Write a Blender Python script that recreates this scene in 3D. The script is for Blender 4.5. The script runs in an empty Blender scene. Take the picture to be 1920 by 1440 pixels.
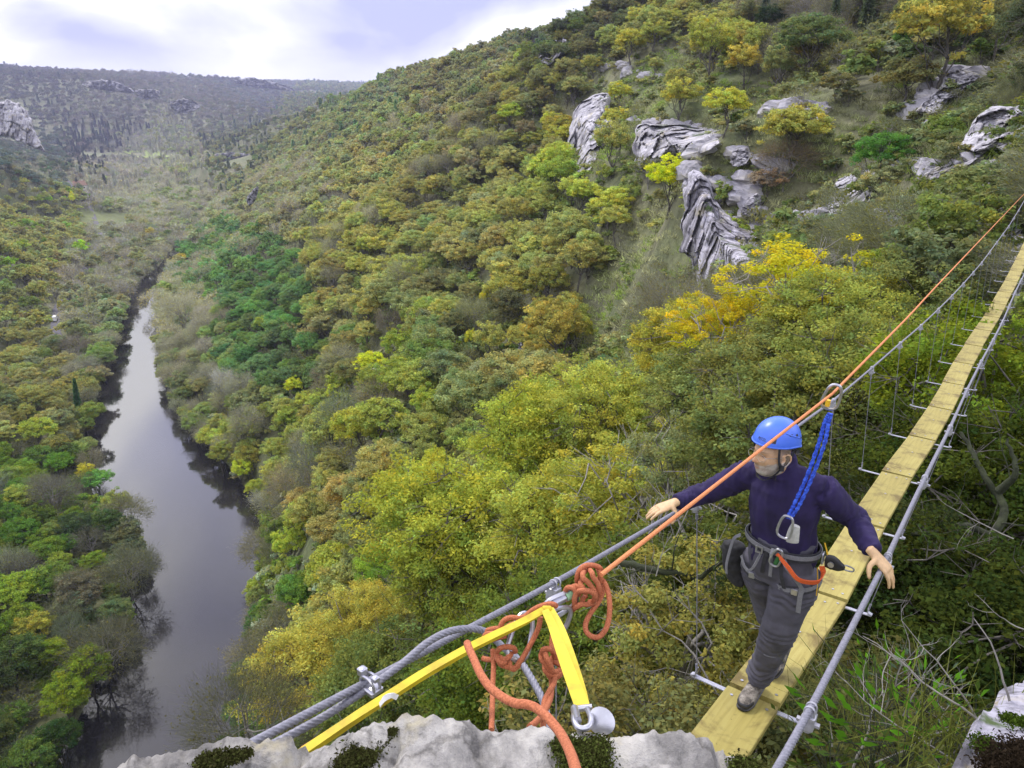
import bpy, math, random
import numpy as np
from mathutils import Vector, Matrix, noise
RNG = np.random.default_rng(7)
random.seed(7)
R_ = math.radians
F_PX = 1440.0; PITCH = R_(20)
scene = bpy.context.scene
COL = bpy.data.collections.new('scene_objects'); scene.collection.children.link(COL)

# ---------------------------------------------------------------- camera model
CP, SP = math.cos(PITCH), math.sin(PITCH)
def ray(px, py):
    a = (px-960)/F_PX; b = (720-py)/F_PX
    return np.array([a, CP+b*SP, -SP+b*CP])
def at(px, py, t):
    return Vector(ray(px, py)*t)
def project(P):
    P = np.asarray(P, float)
    d = P[..., 1]*CP-P[..., 2]*SP; u = P[..., 1]*SP+P[..., 2]*CP
    d = np.where(d < .01, .01, d)
    return 960+F_PX*P[..., 0]/d, 720-F_PX*u/d, d
def srgb(r, g, b):
    return tuple(((c/255)/12.92 if c <= 10 else ((c/255+.055)/1.055)**2.4) for c in (r, g, b))

# ---------------------------------------------------------------- objects
def tag(o, label=None, cat=None, group=None, kind=None):
    if label: o['label'] = label
    if cat: o['category'] = cat
    if group: o['group'] = group
    if kind: o['kind'] = kind
    return o
def empty(name, loc=(0, 0, 0)):
    o = bpy.data.objects.new(name, None); COL.objects.link(o); o.location = loc
    o.empty_display_size = .1
    return o
def link(name, me, parent=None, smooth=False, keep=True):
    """Link mesh (in world coordinates) as an object; parent offset is compensated."""
    o = bpy.data.objects.new(name, me); COL.objects.link(o)
    if parent is not None:
        o.parent = parent
        if keep:
            m = Matrix.Identity(4); p = parent
            while p is not None:
                m = m @ Matrix.Translation(p.location) if p.parent is None else m
                p = p.parent
            root = parent
            off = Vector(root.location)
            while root.parent is not None:
                root = root.parent; off += Vector(root.location)
            o.location = -off
    if smooth:
        me.polygons.foreach_set('use_smooth', [True]*len(me.polygons))
    return o
def np_mesh(name, V, F, mats, midx=None, attrs=None, smooth=False):
    """F: int array (n,4) or list of faces"""
    me = bpy.data.meshes.new(name)
    V = np.asarray(V, np.float32)
    if isinstance(F, np.ndarray):
        n, k = F.shape
        me.vertices.add(len(V)); me.vertices.foreach_set('co', V.ravel())
        me.loops.add(n*k); me.loops.foreach_set('vertex_index', F.astype(np.int32).ravel())
        me.polygons.add(n); me.polygons.foreach_set('loop_start', np.arange(0, n*k, k, dtype=np.int32))
        me.update(calc_edges=True)
    else:
        me.from_pydata(V.tolist(), [], F); me.update()
    for m in (mats if isinstance(mats, (list, tuple)) else [mats]): me.materials.append(m)
    if midx is not None: me.polygons.foreach_set('material_index', np.asarray(midx, np.int32))
    if smooth: me.polygons.foreach_set('use_smooth', np.ones(len(me.polygons), bool))
    for k_, (dom, arr) in (attrs or {}).items():
        arr = np.asarray(arr, np.float32)
        if arr.ndim == 1:
            at_ = me.attributes.new(k_, 'FLOAT', dom); at_.data.foreach_set('value', arr)
        else:
            at_ = me.attributes.new(k_, 'FLOAT_COLOR', dom)
            a4 = np.ones((len(arr), 4), np.float32); a4[:, :3] = arr
            at_.data.foreach_set('color', a4.ravel())
    return me

class MB:
    """collects geometry (world coords) into one mesh"""
    def __init__(s): s.v = []; s.f = []; s.mi = []; s.cur = 0
    def add(s, V, F):
        n = len(s.v); s.v.extend([tuple(map(float, p)) for p in V]); s.f.extend([tuple(i+n for i in q) for q in F]); s.mi.extend([s.cur]*len(F)); return s
    def box(s, c, sx, sy, sz, M=None, bev=0.0):
        """box with half sizes; M 3x3 orientation columns; bevelled by chamfering corners"""
        c = Vector(c); M = M or Matrix.Identity(3)
        if bev <= 0:
            P = [c+M@Vector((x*sx, y*sy, z*sz)) for x in (-1, 1) for y in (-1, 1) for z in (-1, 1)]
            return s.add(P, [(0, 1, 3, 2), (4, 6, 7, 5), (0, 4, 5, 1), (2, 3, 7, 6), (0, 2, 6, 4), (1, 5, 7, 3)])
        P = []; lv = [(-1, 1), (-1+bev/sz, 0), (1-bev/sz, 0), (1, 1)]
        def ring(x, y, z):
            bx, by = bev*.9, bev*.9
            return [(x-bx, -y, z), (x, -y+by, z), (x, y-by, z), (x-bx, y, z), (-x+bx, y, z), (-x, y-by, z), (-x, -y+by, z), (-x+bx, -y, z)]
        for k, (zz, ins) in enumerate([(-sz, 1), (-sz+bev, 0), (sz-bev, 0), (sz, 1)]):
            P += [c+M@Vector(q) for q in ring(sx-bev*ins, sy-bev*ins, zz)]
        Fc = []
        for k in range(3):
            for i in range(8):
                j = (i+1) % 8; Fc.append((k*8+i, k*8+j, k*8+8+j, k*8+8+i))
        Fc.append(tuple(range(7, -1, -1))); Fc.append(tuple(range(24, 32)))
        return s.add(P, Fc)
    def tube(s, pts, r, n=8, lobes=0, lobe=0.12, twist=0.0, caps=True, closed=False, flat=None):
        V, F = tube_geo(pts, r, n, lobes, lobe, twist, caps, closed, flat)
        return s.add(V, F)
    def ball(s, c, r, n=10, M=None):
        c = Vector(c); r = r if isinstance(r, (tuple, list, Vector)) else (r, r, r)
        V = []; F = []; m = n//2+1
        for i in range(m+1):
            th = math.pi*i/m
            for j in range(n):
                ph = 2*math.pi*j/n
                q = Vector((r[0]*math.sin(th)*math.cos(ph), r[1]*math.sin(th)*math.sin(ph), r[2]*math.cos(th)))
                V.append(c+((M@q) if M else q))
        for i in range(m):
            for j in range(n):
                k = (j+1) % n; F.append((i*n+j, (i+1)*n+j, (i+1)*n+k, i*n+k))
        return s.add(V, F)
    def build(s, name, mats, parent=None, smooth=True):
        me = bpy.data.meshes.new(name); me.from_pydata(s.v, [], s.f); 
        for m in (mats if isinstance(mats, (list, tuple)) else [mats]): me.materials.append(m)
        if len(me.materials) > 1: me.polygons.foreach_set('material_index', s.mi)
        me.validate(); me.update()
        o = link(name, me, parent, smooth)
        if smooth: 
            try: me.set_sharp_from_angle(angle=R_(42))
            except Exception: pass
        return o

def spline(pts, n=6, closed=False):
    """Catmull-Rom through points"""
    P = [Vector(p) for p in pts]; N = len(P); out = []
    rng = range(N) if closed else range(N-1)
    for i in rng:
        p1 = P[i]; p2 = P[(i+1) % N]
        p0 = P[i-1] if (i > 0 or closed) else p1*2-p2
        p3 = P[(i+2) % N] if (i+2 < N or closed) else p2*2-p1
        for k in range(n):
            t = k/n
            out.append(.5*((2*p1)+(p2-p0)*t+(2*p0-5*p1+4*p2-p3)*t*t+(3*p1-p0-3*p2+p3)*t**3))
    if not closed: out.append(P[-1])
    return out
def lerp_list(a, n):
    a = list(a); out = []
    for i in range(n):
        x = i/(n-1)*(len(a)-1); k = min(int(x), len(a)-2); out.append(a[k]*(1-(x-k))+a[k+1]*(x-k))
    return out
def frames(P, closed=False, up=None):
    N = len(P); T = []
    for i in range(N):
        a = P[(i-1) % N] if (closed or i > 0) else P[i]; b = P[(i+1) % N] if (closed or i < N-1) else P[i]
        d = b-a; T.append(d.normalized() if d.length > 1e-9 else Vector((0, 0, 1)))
    n0 = Vector(up) if up is not None else (Vector((0, 0, 1)) if abs(T[0].z) < .9 else Vector((1, 0, 0)))
    out = []
    for i in range(N):
        n0 = n0-T[i]*n0.dot(T[i])
        if n0.length < 1e-6: n0 = T[i].orthogonal()
        n0.normalize(); out.append((T[i], n0.copy(), T[i].cross(n0)))
        if up is not None: n0 = Vector(up)
    return out
def tube_geo(pts, r, n=8, lobes=0, lobe=.12, twist=0.0, caps=True, closed=False, flat=None, up=None):
    P = [Vector(p) for p in pts]; N = len(P); fr = frames(P, closed, up)
    rr = [r]*N if not isinstance(r, (list, tuple)) else (lerp_list(r, N) if len(r) != N else list(r))
    V = []; F = []; L = 0.0
    for i in range(N):
        if i: L += (P[i]-P[i-1]).length
        T, A, B = fr[i]
        for j in range(n):
            ph = 2*math.pi*j/n; q = rr[i]
            if lobes: q *= 1-lobe+lobe*2*abs(math.cos(lobes*.5*(ph-twist*L)))
            x, y = q*math.cos(ph), q*math.sin(ph)
            if flat: y *= flat
            V.append(P[i]+A*x+B*y)
    M = N if closed else N-1
    for i in range(M):
        a = i*n; b = ((i+1) % N)*n
        for j in range(n):
            k = (j+1) % n; F.append((a+j, a+k, b+k, b+j))
    if caps and not closed:
        F.append(tuple(range(n-1, -1, -1))); F.append(tuple(range((N-1)*n, N*n)))
    return V, F
def ribbon_geo(pts, wv, w, th=.0015, closed=False):
    """flat band; wv: width direction vector or list"""
    P = [Vector(p) for p in pts]; N = len(P); V = []; F = []
    W = wv if isinstance(wv, list) else [Vector(wv)]*N
    fr = frames(P, closed)
    ww = w if isinstance(w, list) else [w]*N
    for i in range(N):
        T = fr[i][0]; a = W[i]-T*W[i].dot(T); a.normalize(); n = T.cross(a)
        h = ww[i]/2
        V += [P[i]-a*h-n*th, P[i]+a*h-n*th, P[i]+a*h+n*th, P[i]-a*h+n*th]
    M = N if closed else N-1
    for i in range(M):
        a = i*4; b = ((i+1) % N)*4
        for j in range(4):
            k = (j+1) % 4; F.append((a+j, b+j, b+k, a+k))
    if not closed: F += [(0, 1, 2, 3), ((N-1)*4+3, (N-1)*4+2, (N-1)*4+1, (N-1)*4)]
    return V, F

# ---------------------------------------------------------------- noise (numpy)
def vnoise(x, y, seed=0):
    x = np.asarray(x, float); y = np.asarray(y, float)
    xi = np.floor(x).astype(np.int64); yi = np.floor(y).astype(np.int64)
    fx = x-xi; fy = y-yi; fx = fx*fx*(3-2*fx); fy = fy*fy*(3-2*fy)
    def h(i, j):
        n = (i*374761393+j*668265263+seed*1442695041) & 0xffffffff
        n = ((n ^ (n >> 13))*1274126177) & 0xffffffff
        return ((n ^ (n >> 16)) & 0xffff)/65535.0
    return (h(xi, yi)*(1-fx)+h(xi+1, yi)*fx)*(1-fy)+(h(xi, yi+1)*(1-fx)+h(xi+1, yi+1)*fx)*fy
def fbm(x, y, oct=4, seed=0):
    s = 0; a = .5
    for k in range(oct): s = s+a*(vnoise(x*2**k, y*2**k, seed+k)-.5); a *= .5
    return s
# ---------------------------------------------------------------- materials
def new_mat(name):
    m = bpy.data.materials.new(name); m.use_nodes = True; nt = m.node_tree
    return m, nt, nt.nodes, nt.links, nt.nodes['Principled BSDF']
def noise_node(nt, scale, detail=4, rough=.55, coord='Object', vec_scale=None, dist=0.0):
    tc = nt.nodes.new('ShaderNodeTexCoord'); n = nt.nodes.new('ShaderNodeTexNoise')
    n.inputs['Scale'].default_value = scale; n.inputs['Detail'].default_value = detail; n.inputs['Roughness'].default_value = rough
    n.inputs['Distortion'].default_value = dist
    if vec_scale:
        mp = nt.nodes.new('ShaderNodeMapping'); mp.inputs['Scale'].default_value = vec_scale
        nt.links.new(tc.outputs[coord], mp.inputs['Vector']); nt.links.new(mp.outputs[0], n.inputs['Vector'])
    else: nt.links.new(tc.outputs[coord], n.inputs['Vector'])
    return n
def ramp(nt, src, stops):
    r = nt.nodes.new('ShaderNodeValToRGB'); el = r.color_ramp.elements
    el[0].position, el[0].color = stops[0][0], (*stops[0][1], 1); el[1].position, el[1].color = stops[-1][0], (*stops[-1][1], 1)
    for p, c in stops[1:-1]:
        e = el.new(p); e.color = (*c, 1)
    nt.links.new(src, r.inputs[0]); return r
def bump(nt, bsdf, src, strength=.3, dist=.01):
    b = nt.nodes.new('ShaderNodeBump'); b.inputs['Strength'].default_value = strength; b.inputs['Distance'].default_value = dist
    nt.links.new(src, b.inputs['Height']); nt.links.new(b.outputs[0], bsdf.inputs['Normal']); return b
def mix_rgb(nt, fac, a, b, mode='MIX'):
    m = nt.nodes.new('ShaderNodeMix'); m.data_type = 'RGBA'; m.blend_type = mode
    for s, i in ((fac, 0), (a, 6), (b, 7)):
        if isinstance(s, (int, float)): m.inputs[i].default_value = s
        elif isinstance(s, tuple): m.inputs[i].default_value = (*s, 1)
        else: nt.links.new(s, m.inputs[i])
    return m.outputs[2]
def simple(name, col, rough=.6, metal=0.0, var=.25, scale=20, bmp=0.0, bscale=60, bdist=.002, coat=0):
    m, nt, N, L, B = new_mat(name)
    n = noise_node(nt, scale, 5)
    lo = tuple(c*(1-var) for c in col); hi = tuple(min(1, c*(1+var)) for c in col)
    r = ramp(nt, n.outputs[0], [(.3, lo), (.7, hi)]); L.new(r.outputs[0], B.inputs['Base Color'])
    B.inputs['Roughness'].default_value = rough; B.inputs['Metallic'].default_value = metal
    if coat: B.inputs['Coat Weight'].default_value = coat
    if bmp: bump(nt, B, noise_node(nt, bscale, 4).outputs[0], bmp, bdist)
    return m
M = {}
M['steel'] = simple('galvanised_steel', (.42, .42, .46), .45, .6, .2, 60, .2, 200, .001)
M['cable'] = simple('cable_steel', (.20, .20, .235), .55, .2, .25, 90)
M['alu'] = simple('polished_aluminium', (.45, .45, .48), .3, .8, .15, 50)
M['black'] = simple('black_plastic', (.018, .018, .02), .4, 0, .3, 40)
M['strap_black'] = simple('black_webbing', (.02, .02, .024), .8, 0, .3, 200, .4, 400)
M['strap_grey'] = simple('grey_webbing', (.17, .17, .18), .75, 0, .2, 150, .4, 500, .001)
M['green_sleeve'] = simple('green_anodised', (.03, .12, .035), .4, .2, .2, 40)
M['pale_green'] = simple('pale_green_sleeve', (.35, .62, .36), .4, .1, .1, 40)
M['red_sling'] = simple('orange_red_webbing', (.62, .10, .02), .7, 0, .2, 150, .4, 500, .001)
M['white_fab'] = simple('white_tag', (.7, .7, .68), .7)
M['grey_fab'] = simple('grey_pouch', (.42, .42, .38), .8, 0, .15, 60, .5, 300, .001)
M['navy'] = simple('navy_fleece', (.018, .011, .055), .95, 0, .35, 14, .6, 350, .002)
M['trouser'] = simple('grey_trouser', (.075, .072, .090), .9, 0, .25, 11, .6, 300, .0015)
M['helmet'] = simple('blue_helmet', (.06, .155, .66), .35, 0, .06, 12, 0)
M['belt_dark'] = simple('charcoal_padding', (.035, .035, .04), .9, 0, .2, 80, .5, 300)
M['glass_frame'] = simple('thin_metal_frame', (.5, .48, .45), .3, .8)
M['pouch'] = simple('black_pouch', (.02, .02, .022), .85, 0, .4, 40, .5, 200, .002)
M['white_paint'] = simple('white_paint', (.8, .8, .8), .4, 0, .03, 3)
M['roof'] = simple('tile_roof', (.22, .13, .09), .8, 0, .3, 2)
M['plaster'] = simple('plaster', (.62, .58, .52), .8, 0, .1, 1)
M['window_dark'] = simple('dark_glass', (.03, .035, .04), .1)
def _rope(name, c1, c2):
    m, nt, N, L, B = new_mat(name)
    n = noise_node(nt, 350, 2); r = ramp(nt, n.outputs[0], [(.35, c1), (.65, c2)])
    L.new(r.outputs[0], B.inputs['Base Color']); B.inputs['Roughness'].default_value = .85
    bump(nt, B, n.outputs[0], .8, .0012); return m
M['rope'] = _rope('rust_orange_rope', (.30, .085, .03), (.50, .16, .07))
M['rope_tight'] = _rope('taut_orange_rope', (.50, .16, .05), (.68, .26, .10))
def _sling():
    m, nt, N, L, B = new_mat('yellow_webbing')
    n = noise_node(nt, 18, 4); r = ramp(nt, n.outputs[0], [(.32, (.42, .31, .012)), (.45, (.54, .42, .010)), (.65, (.63, .50, .014))])
    w = noise_node(nt, 500, 2); L.new(r.outputs[0], B.inputs['Base Color']); B.inputs['Roughness'].default_value = .6
    bump(nt, B, w.outputs[0], .4, .0008); return m
M['sling'] = _sling()
def _lany():
    m, nt, N, L, B = new_mat('blue_elastic_webbing')
    r = noise_node(nt, 90, 2); c = ramp(nt, r.outputs[0], [(.4, (.012, .045, .42)), (.62, (.06, .16, .85))])
    L.new(c.outputs[0], B.inputs['Base Color']); B.inputs['Roughness'].default_value = .7; return m
M['lanyard'] = _lany()
def _wood():
    m, nt, N, L, B = new_mat('yellow_treated_timber')
    g = noise_node(nt, 3.0, 6, .65, 'Object', (1, 1, 1), .6)
    tc = nt.nodes.new('ShaderNodeTexCoord'); mp = nt.nodes.new('ShaderNodeMapping'); mp.inputs['Scale'].default_value = (30, 1.6, 30)
    L.new(tc.outputs['Object'], mp.inputs[0]); n2 = nt.nodes.new('ShaderNodeTexNoise'); n2.inputs['Scale'].default_value = 1.5; n2.inputs['Detail'].default_value = 5
    n2.inputs['Distortion'].default_value = .5
    L.new(mp.outputs[0], n2.inputs['Vector'])
    r = ramp(nt, n2.outputs[0], [(.3, (.27, .225, .055)), (.5, (.33, .28, .075)), (.72, (.37, .325, .10))])
    r2 = ramp(nt, g.outputs[0], [(.36, (.42, .36, .28)), (.5, (.95, .95, .9)), (.7, (1.05, 1.05, 1))])
    c = mix_rgb(nt, 1.0, r.outputs[0], r2.outputs[0], 'MULTIPLY')
    sp = noise_node(nt, 38, 3, .6); r3 = ramp(nt, sp.outputs[0], [(.27, (.35, .3, .2)), (.34, (1, 1, 1))])
    c = mix_rgb(nt, .8, c, r3.outputs[0], 'MULTIPLY')
    oi = nt.nodes.new('ShaderNodeObjectInfo'); r4 = ramp(nt, oi.outputs['Random'], [(0, (.86, .84, .78)), (1, (1.04, 1.02, 1.0))])
    c = mix_rgb(nt, 1.0, c, r4.outputs[0], 'MULTIPLY')
    L.new(c, B.inputs['Base Color']); B.inputs['Roughness'].default_value = .7
    bump(nt, B, n2.outputs[0], .25, .003); return m
M['wood'] = _wood()
def _rock(name, light, dark, scale, moss=.0, streak=(1, 1, 1), bdist=.02):
    m, nt, N, L, B = new_mat(name)
    n = noise_node(nt, scale, 8, .65, 'Object', streak, .3); n2 = noise_node(nt, scale*5, 6, .7)
    r = ramp(nt, n.outputs[0], [(.30, tuple(c*.45 for c in dark)), (.42, dark), (.55, light), (.75, tuple(min(.9, c*1.2) for c in light))])
    r2 = ramp(nt, n2.outputs[0], [(.3, (.45, .45, .44)), (.48, (.92, .92, .92)), (.7, (1.15, 1.15, 1.12))])
    c = mix_rgb(nt, 1.0, r.outputs[0], r2.outputs[0], 'MULTIPLY')
    vt = nt.nodes.new('ShaderNodeTexVoronoi'); vt.feature = 'DISTANCE_TO_EDGE'; vt.inputs['Scale'].default_value = scale*1.1; wv = noise_node(nt, scale*2, 5, .7); tcv = nt.nodes.new('ShaderNodeTexCoord'); wm = mix_rgb(nt, .35/max(1, scale), tcv.outputs['Object'], wv.outputs['Color'], 'ADD'); L.new(wm, vt.inputs['Vector'])
    rv = ramp(nt, vt.outputs['Distance'], [(.0, (.35, .34, .33)), (.035, (1, 1, 1))]); c = mix_rgb(nt, .7, c, rv.outputs[0], 'MULTIPLY')
    ly = noise_node(nt, scale*1.7, 4, .6); rl = ramp(nt, ly.outputs[0], [(.56, (0, 0, 0)), (.70, (.55, .55, .55))])
    c = mix_rgb(nt, rl.outputs[0], c, (.42, .36, .17))
    if moss > 0:
        g = nt.nodes.new('ShaderNodeNewGeometry'); sx = nt.nodes.new('ShaderNodeSeparateXYZ'); L.new(g.outputs['Normal'], sx.inputs[0])
        mn = noise_node(nt, scale*1.3, 5); ad = nt.nodes.new('ShaderNodeMath'); ad.operation = 'MULTIPLY_ADD'
        L.new(sx.outputs['Z'], ad.inputs[0]); ad.inputs[1].default_value = .20; L.new(mn.outputs[0], ad.inputs[2])
        rm = ramp(nt, ad.outputs[0], [(.78-moss*.4, (0, 0, 0)), (.86-moss*.4, (1, 1, 1))])
        c = mix_rgb(nt, rm.outputs[0], c, (.055, .085, .022))
    L.new(c, B.inputs['Base Color']); B.inputs['Roughness'].default_value = .9
    ad2 = mix_rgb(nt, .4, n.outputs[0], n2.outputs[0]); bump(nt, B, ad2, .9, bdist); return m
M['rock_near'] = _rock('pale_limestone', (.38, .365, .335), (.18, .172, .16), 5.5, 0, (1, 1, 1), .03)
M['rock_moss'] = _rock('mossy_limestone', (.34, .33, .38), (.13, .125, .145), 4, .18, (1, 1, 1), .02)
M['cliff'] = _rock('grey_cliff_limestone', (.48, .465, .50), (.23, .22, .245), .22, .04, (1, 1, .8), .6)
M['cliff_far'] = _rock('distant_cliff', (.24, .235, .25), (.10, .10, .10), .05, .02, (1, 1, .6), 2.0)
M['cliff_streak'] = _rock('streaked_cliff_limestone', (.50, .48, .54), (.17, .16, .18), .30, .05, (1.4, 1.4, .16), .6)
M['moss'] = simple('moss', (.045, .06, .015), 1, 0, .7, 30, 1, 60, .01)
def _leaf(name='foliage'):
    m, nt, N, L, B = new_mat(name)
    t = N.new('ShaderNodeAttribute'); t.attribute_type = 'INSTANCER'; t.attribute_name = 'tint'
    v = N.new('ShaderNodeAttribute'); v.attribute_type = 'GEOMETRY'; v.attribute_name = 'var'
    c = mix_rgb(nt, 1.0, t.outputs['Color'], v.outputs['Color'], 'MULTIPLY')
    N.remove(B); d = N.new('ShaderNodeBsdfDiffuse'); tr = N.new('ShaderNodeBsdfTranslucent'); mx = N.new('ShaderNodeMixShader')
    mx.inputs[0].default_value = .42; L.new(c, d.inputs[0]); L.new(c, tr.inputs[0]); L.new(d.outputs[0], mx.inputs[1]); L.new(tr.outputs[0], mx.inputs[2])
    L.new(mx.outputs[0], N['Material Output'].inputs[0]); return m
M['leaf'] = _leaf()
M['bark'] = simple('bark', (.11, .10, .085), .95, 0, .5, 3, .6, 8, .03)
M['bark_pale'] = simple('pale_twigs', (.24, .225, .20), .9, 0, .4, 20)
M['bark_moss'] = simple('mossy_bark', (.028, .034, .014), .95, 0, .6, 5, .8, 12, .03)
def _ground():
    m, nt, N, L, B = new_mat('hillside_ground')
    n = noise_node(nt, .045, 8, .6); n2 = noise_node(nt, .5, 8, .7); n3 = noise_node(nt, 2.6, 5, .7)
    r = ramp(nt, n.outputs[0], [(.35, (.10, .125, .045)), (.5, (.15, .16, .075)), (.65, (.19, .18, .11))])
    r2 = ramp(nt, n2.outputs[0], [(.3, (.45, .45, .42)), (.5, (.95, .95, .95)), (.7, (1.3, 1.3, 1.25))])
    c = mix_rgb(nt, 1.0, r.outputs[0], r2.outputs[0], 'MULTIPLY')
    r3 = ramp(nt, n3.outputs[0], [(.66, (0, 0, 0)), (.72, (1, 1, 1))])
    c = mix_rgb(nt, r3.outputs[0], c, (.30, .29, .30))
    L.new(c, B.inputs['Base Color']); B.inputs['Roughness'].default_value = 1
    bump(nt, B, n2.outputs[0], 1, .5); return m
M['ground'] = _ground()
M['meadow'] = simple('meadow_grass', (.13, .15, .055), 1, 0, .3, .05, 0)
M['asphalt'] = simple('asphalt', (.09, .085, .10), .8, 0, .2, .3)
def _water():
    m, nt, N, L, B = new_mat('river_water')
    B.inputs['Base Color'].default_value = (.022, .021, .021, 1); B.inputs['Roughness'].default_value = .05; B.inputs['IOR'].default_value = 1.55
    tc = N.new('ShaderNodeTexCoord'); mp = N.new('ShaderNodeMapping'); mp.inputs['Rotation'].default_value = (0, 0, R_(25)); mp.inputs['Scale'].default_value = (.5, 1.3, 1)
    L.new(tc.outputs['Object'], mp.inputs[0]); n = N.new('ShaderNodeTexNoise'); n.inputs['Scale'].default_value = .9; n.inputs['Detail'].default_value = 5; n.inputs['Distortion'].default_value = .6
    L.new(mp.outputs[0], n.inputs['Vector'])
    n2 = noise_node(nt, .02, 3); r = ramp(nt, n2.outputs[0], [(.4, (.10, .10, .10)), (.6, (.32, .32, .32))])
    b = bump(nt, B, n.outputs[0], .5, .035); L.new(r.outputs[0], b.inputs['Strength']); return m
M['water'] = _water()
# ---------------------------------------------------------------- terrain
WATER_Z = -100.0
RIV = np.array([(-40, -200), (-48, -60), (-52, 20), (-57, 70), (-58, 96), (-65.5, 135), (-78, 168), (-109, 209), (-132, 250), (-150, 289), (-166, 330), (-184, 369), (-203, 420), (-214, 457), (-226, 510), (-257, 604), (-297, 775), (-350, 920), (-450, 1100), (-700, 1500), (-900, 2200)], float)
RHW = np.array([15, 15, 15, 14, 14, 13, 15.5, 16.5, 14, 11.5, 10, 9, 9, 9, 7, 4, 4, 4, 4, 4, 4], float)
def river_dist(x, y):
    x = np.asarray(x, float); y = np.asarray(y, float); best = np.full(x.shape, 1e9); side = np.zeros(x.shape)
    for i in range(len(RIV)-1):
        a, b = RIV[i], RIV[i+1]; d = b-a; L2 = d@d
        t = np.clip(((x-a[0])*d[0]+(y-a[1])*d[1])/L2, 0, 1)
        dx = x-(a[0]+t*d[0]); dy = y-(a[1]+t*d[1])
        w = RHW[i]*(1-t)+RHW[i+1]*t; dist = np.hypot(dx, dy)-w
        m = dist < best; side = np.where(m, np.sign(d[1]*dx-d[0]*dy), side); best = np.where(m, dist, best)
    return best, side          # side > 0: right bank (towards the camera cliff)
PIX = [(1450,580,30,-7),(1000,950,36,-7),(1800,900,18,-7),(1150,1200,22,-6),(620,1230,75,-7),(1200,1380,12,-5),(1700,1400,6,-2.2),(1900,1000,14,-5),(1650,760,26,-7),(1900,600,24,-4),(1700,480,38,-3),(1860,400,33,-1),(900,1300,35,-8),
 (1330,560,92,0),(1200,600,112,-1),(1150,650,104,-2),(1200,480,128,0),(1100,600,130,-4),(1050,450,160,-5),(1300,290,106,0),(1500,400,74,0),(1600,380,62,0),(1750,300,56,0),(1870,230,62,0),
 (1300,180,150,0),(1500,180,112,0),(1700,120,112,0),(1400,60,195,0),(1600,40,175,0),(1900,60,125,0),(1200,100,225,0),(1110,330,168,0),(1075,20,290,-9),(1060,45,285,-9),(1200,-40,270,-9),(1130,40,262,-5),(1430,545,92,0),(1300,250,150,0),(1200,330,146,0),(1420,520,88,0),(1300,650,80,-2),(1380,450,92,0),
 (1000,300,230,-5),(900,250,340,-6),(1030,60,275,-6),(850,110,500,-6),(700,150,750,-6),(600,190,950,-6),(800,300,330,-6),(700,400,270,-6),(600,350,400,-7),(500,420,370,-7),(700,550,190,-7),(850,500,185,-7),(950,600,140,-6),(800,700,130,-7),(900,800,85,-7),(700,850,110,-8),(600,750,150,-8),(560,950,120,-9),(700,1050,85,-8),
 (500,230,1300,-6),(450,290,1250,-6),(600,240,1100,-6),
 (0,1000,175,-8),(0,700,245,-8),(0,450,400,-8),(0,300,650,-8),(60,330,800,-5),(100,205,2000,-8),(0,132,2300,-10),(200,143,2600,-10),(400,250,1900,-8),(300,180,2400,-8),(450,152,3200,-10),(560,186,3300,-10),(620,156,5200,-10),(690,160,5200,-10),(540,156,5200,-10)]
WPTS = [(100,400,55),(300,600,65),(0,700,42),(-60,1100,40),(-150,1500,30),(400,1500,70),(0,2500,60),(-350,1900,-20),(-1200,2500,60),(-2500,2500,130),(-3500,6500,150),(2000,6500,150),(3000,2500,120),(1500,300,90),(-900,900,50),(-600,500,60),(-420,300,50),(-300,150,20),(-250,40,10),(-220,-150,10),
 (150,200,24),(200,300,34),(120,230,28),(60,40,6),(100,60,15),(30,0,1),(40,-40,3),(0,-30,0),(-30,-40,-15),(-22,10,-40),(-16,30,-46),(-8,44,-46),(0,6,-13),(4,3.5,-8),(-8,4,-26),(0,-3,-4),(6,-2,-3),(24,27,-5),(30,33,-2),(40,30,0),(22,18,-8),
 (-700,1300,-98),(-560,1150,-98),(-420,800,-98),(-400,650,-98),(-300,500,-98),(-900,1800,-98),(-640,1500,-98)]
def _cp():
    pts = []
    for (x, y, t, dz) in PIX:
        P = ray(x, y)*t; pts.append((P[0], P[1], P[2]+dz))
    pts += WPTS
    # the river banks
    for i in range(3, len(RIV)-3):
        d = RIV[i+1]-RIV[i-1]; d = d/np.linalg.norm(d); n = np.array([d[1], -d[0]])
        a = RIV[i]+n*(RHW[i]+3); pts.append((a[0], a[1], -98.5)); b = RIV[i]-n*(RHW[i]+3); pts.append((b[0], b[1], -98.6))
        b = RIV[i]-n*(RHW[i]+42); pts.append((b[0], b[1], -96.5))
    return np.array(pts)
_P = _cp(); _C = 3.0
def _phi(r2): return np.sqrt(r2+_C*_C)
_A = _phi(((_P[:, None, :2]-_P[None, :, :2])**2).sum(-1)); _n = len(_P)
_S = np.zeros((_n+3, _n+3)); _S[:_n, :_n] = _A-np.eye(_n)*1.0
_S[:_n, _n] = 1; _S[:_n, _n+1:] = _P[:, :2]/1000; _S[_n, :_n] = 1; _S[_n+1:, :_n] = _P[:, :2].T/1000
_W = np.linalg.solve(_S, np.concatenate([_P[:, 2], [0, 0, 0]]))
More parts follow.
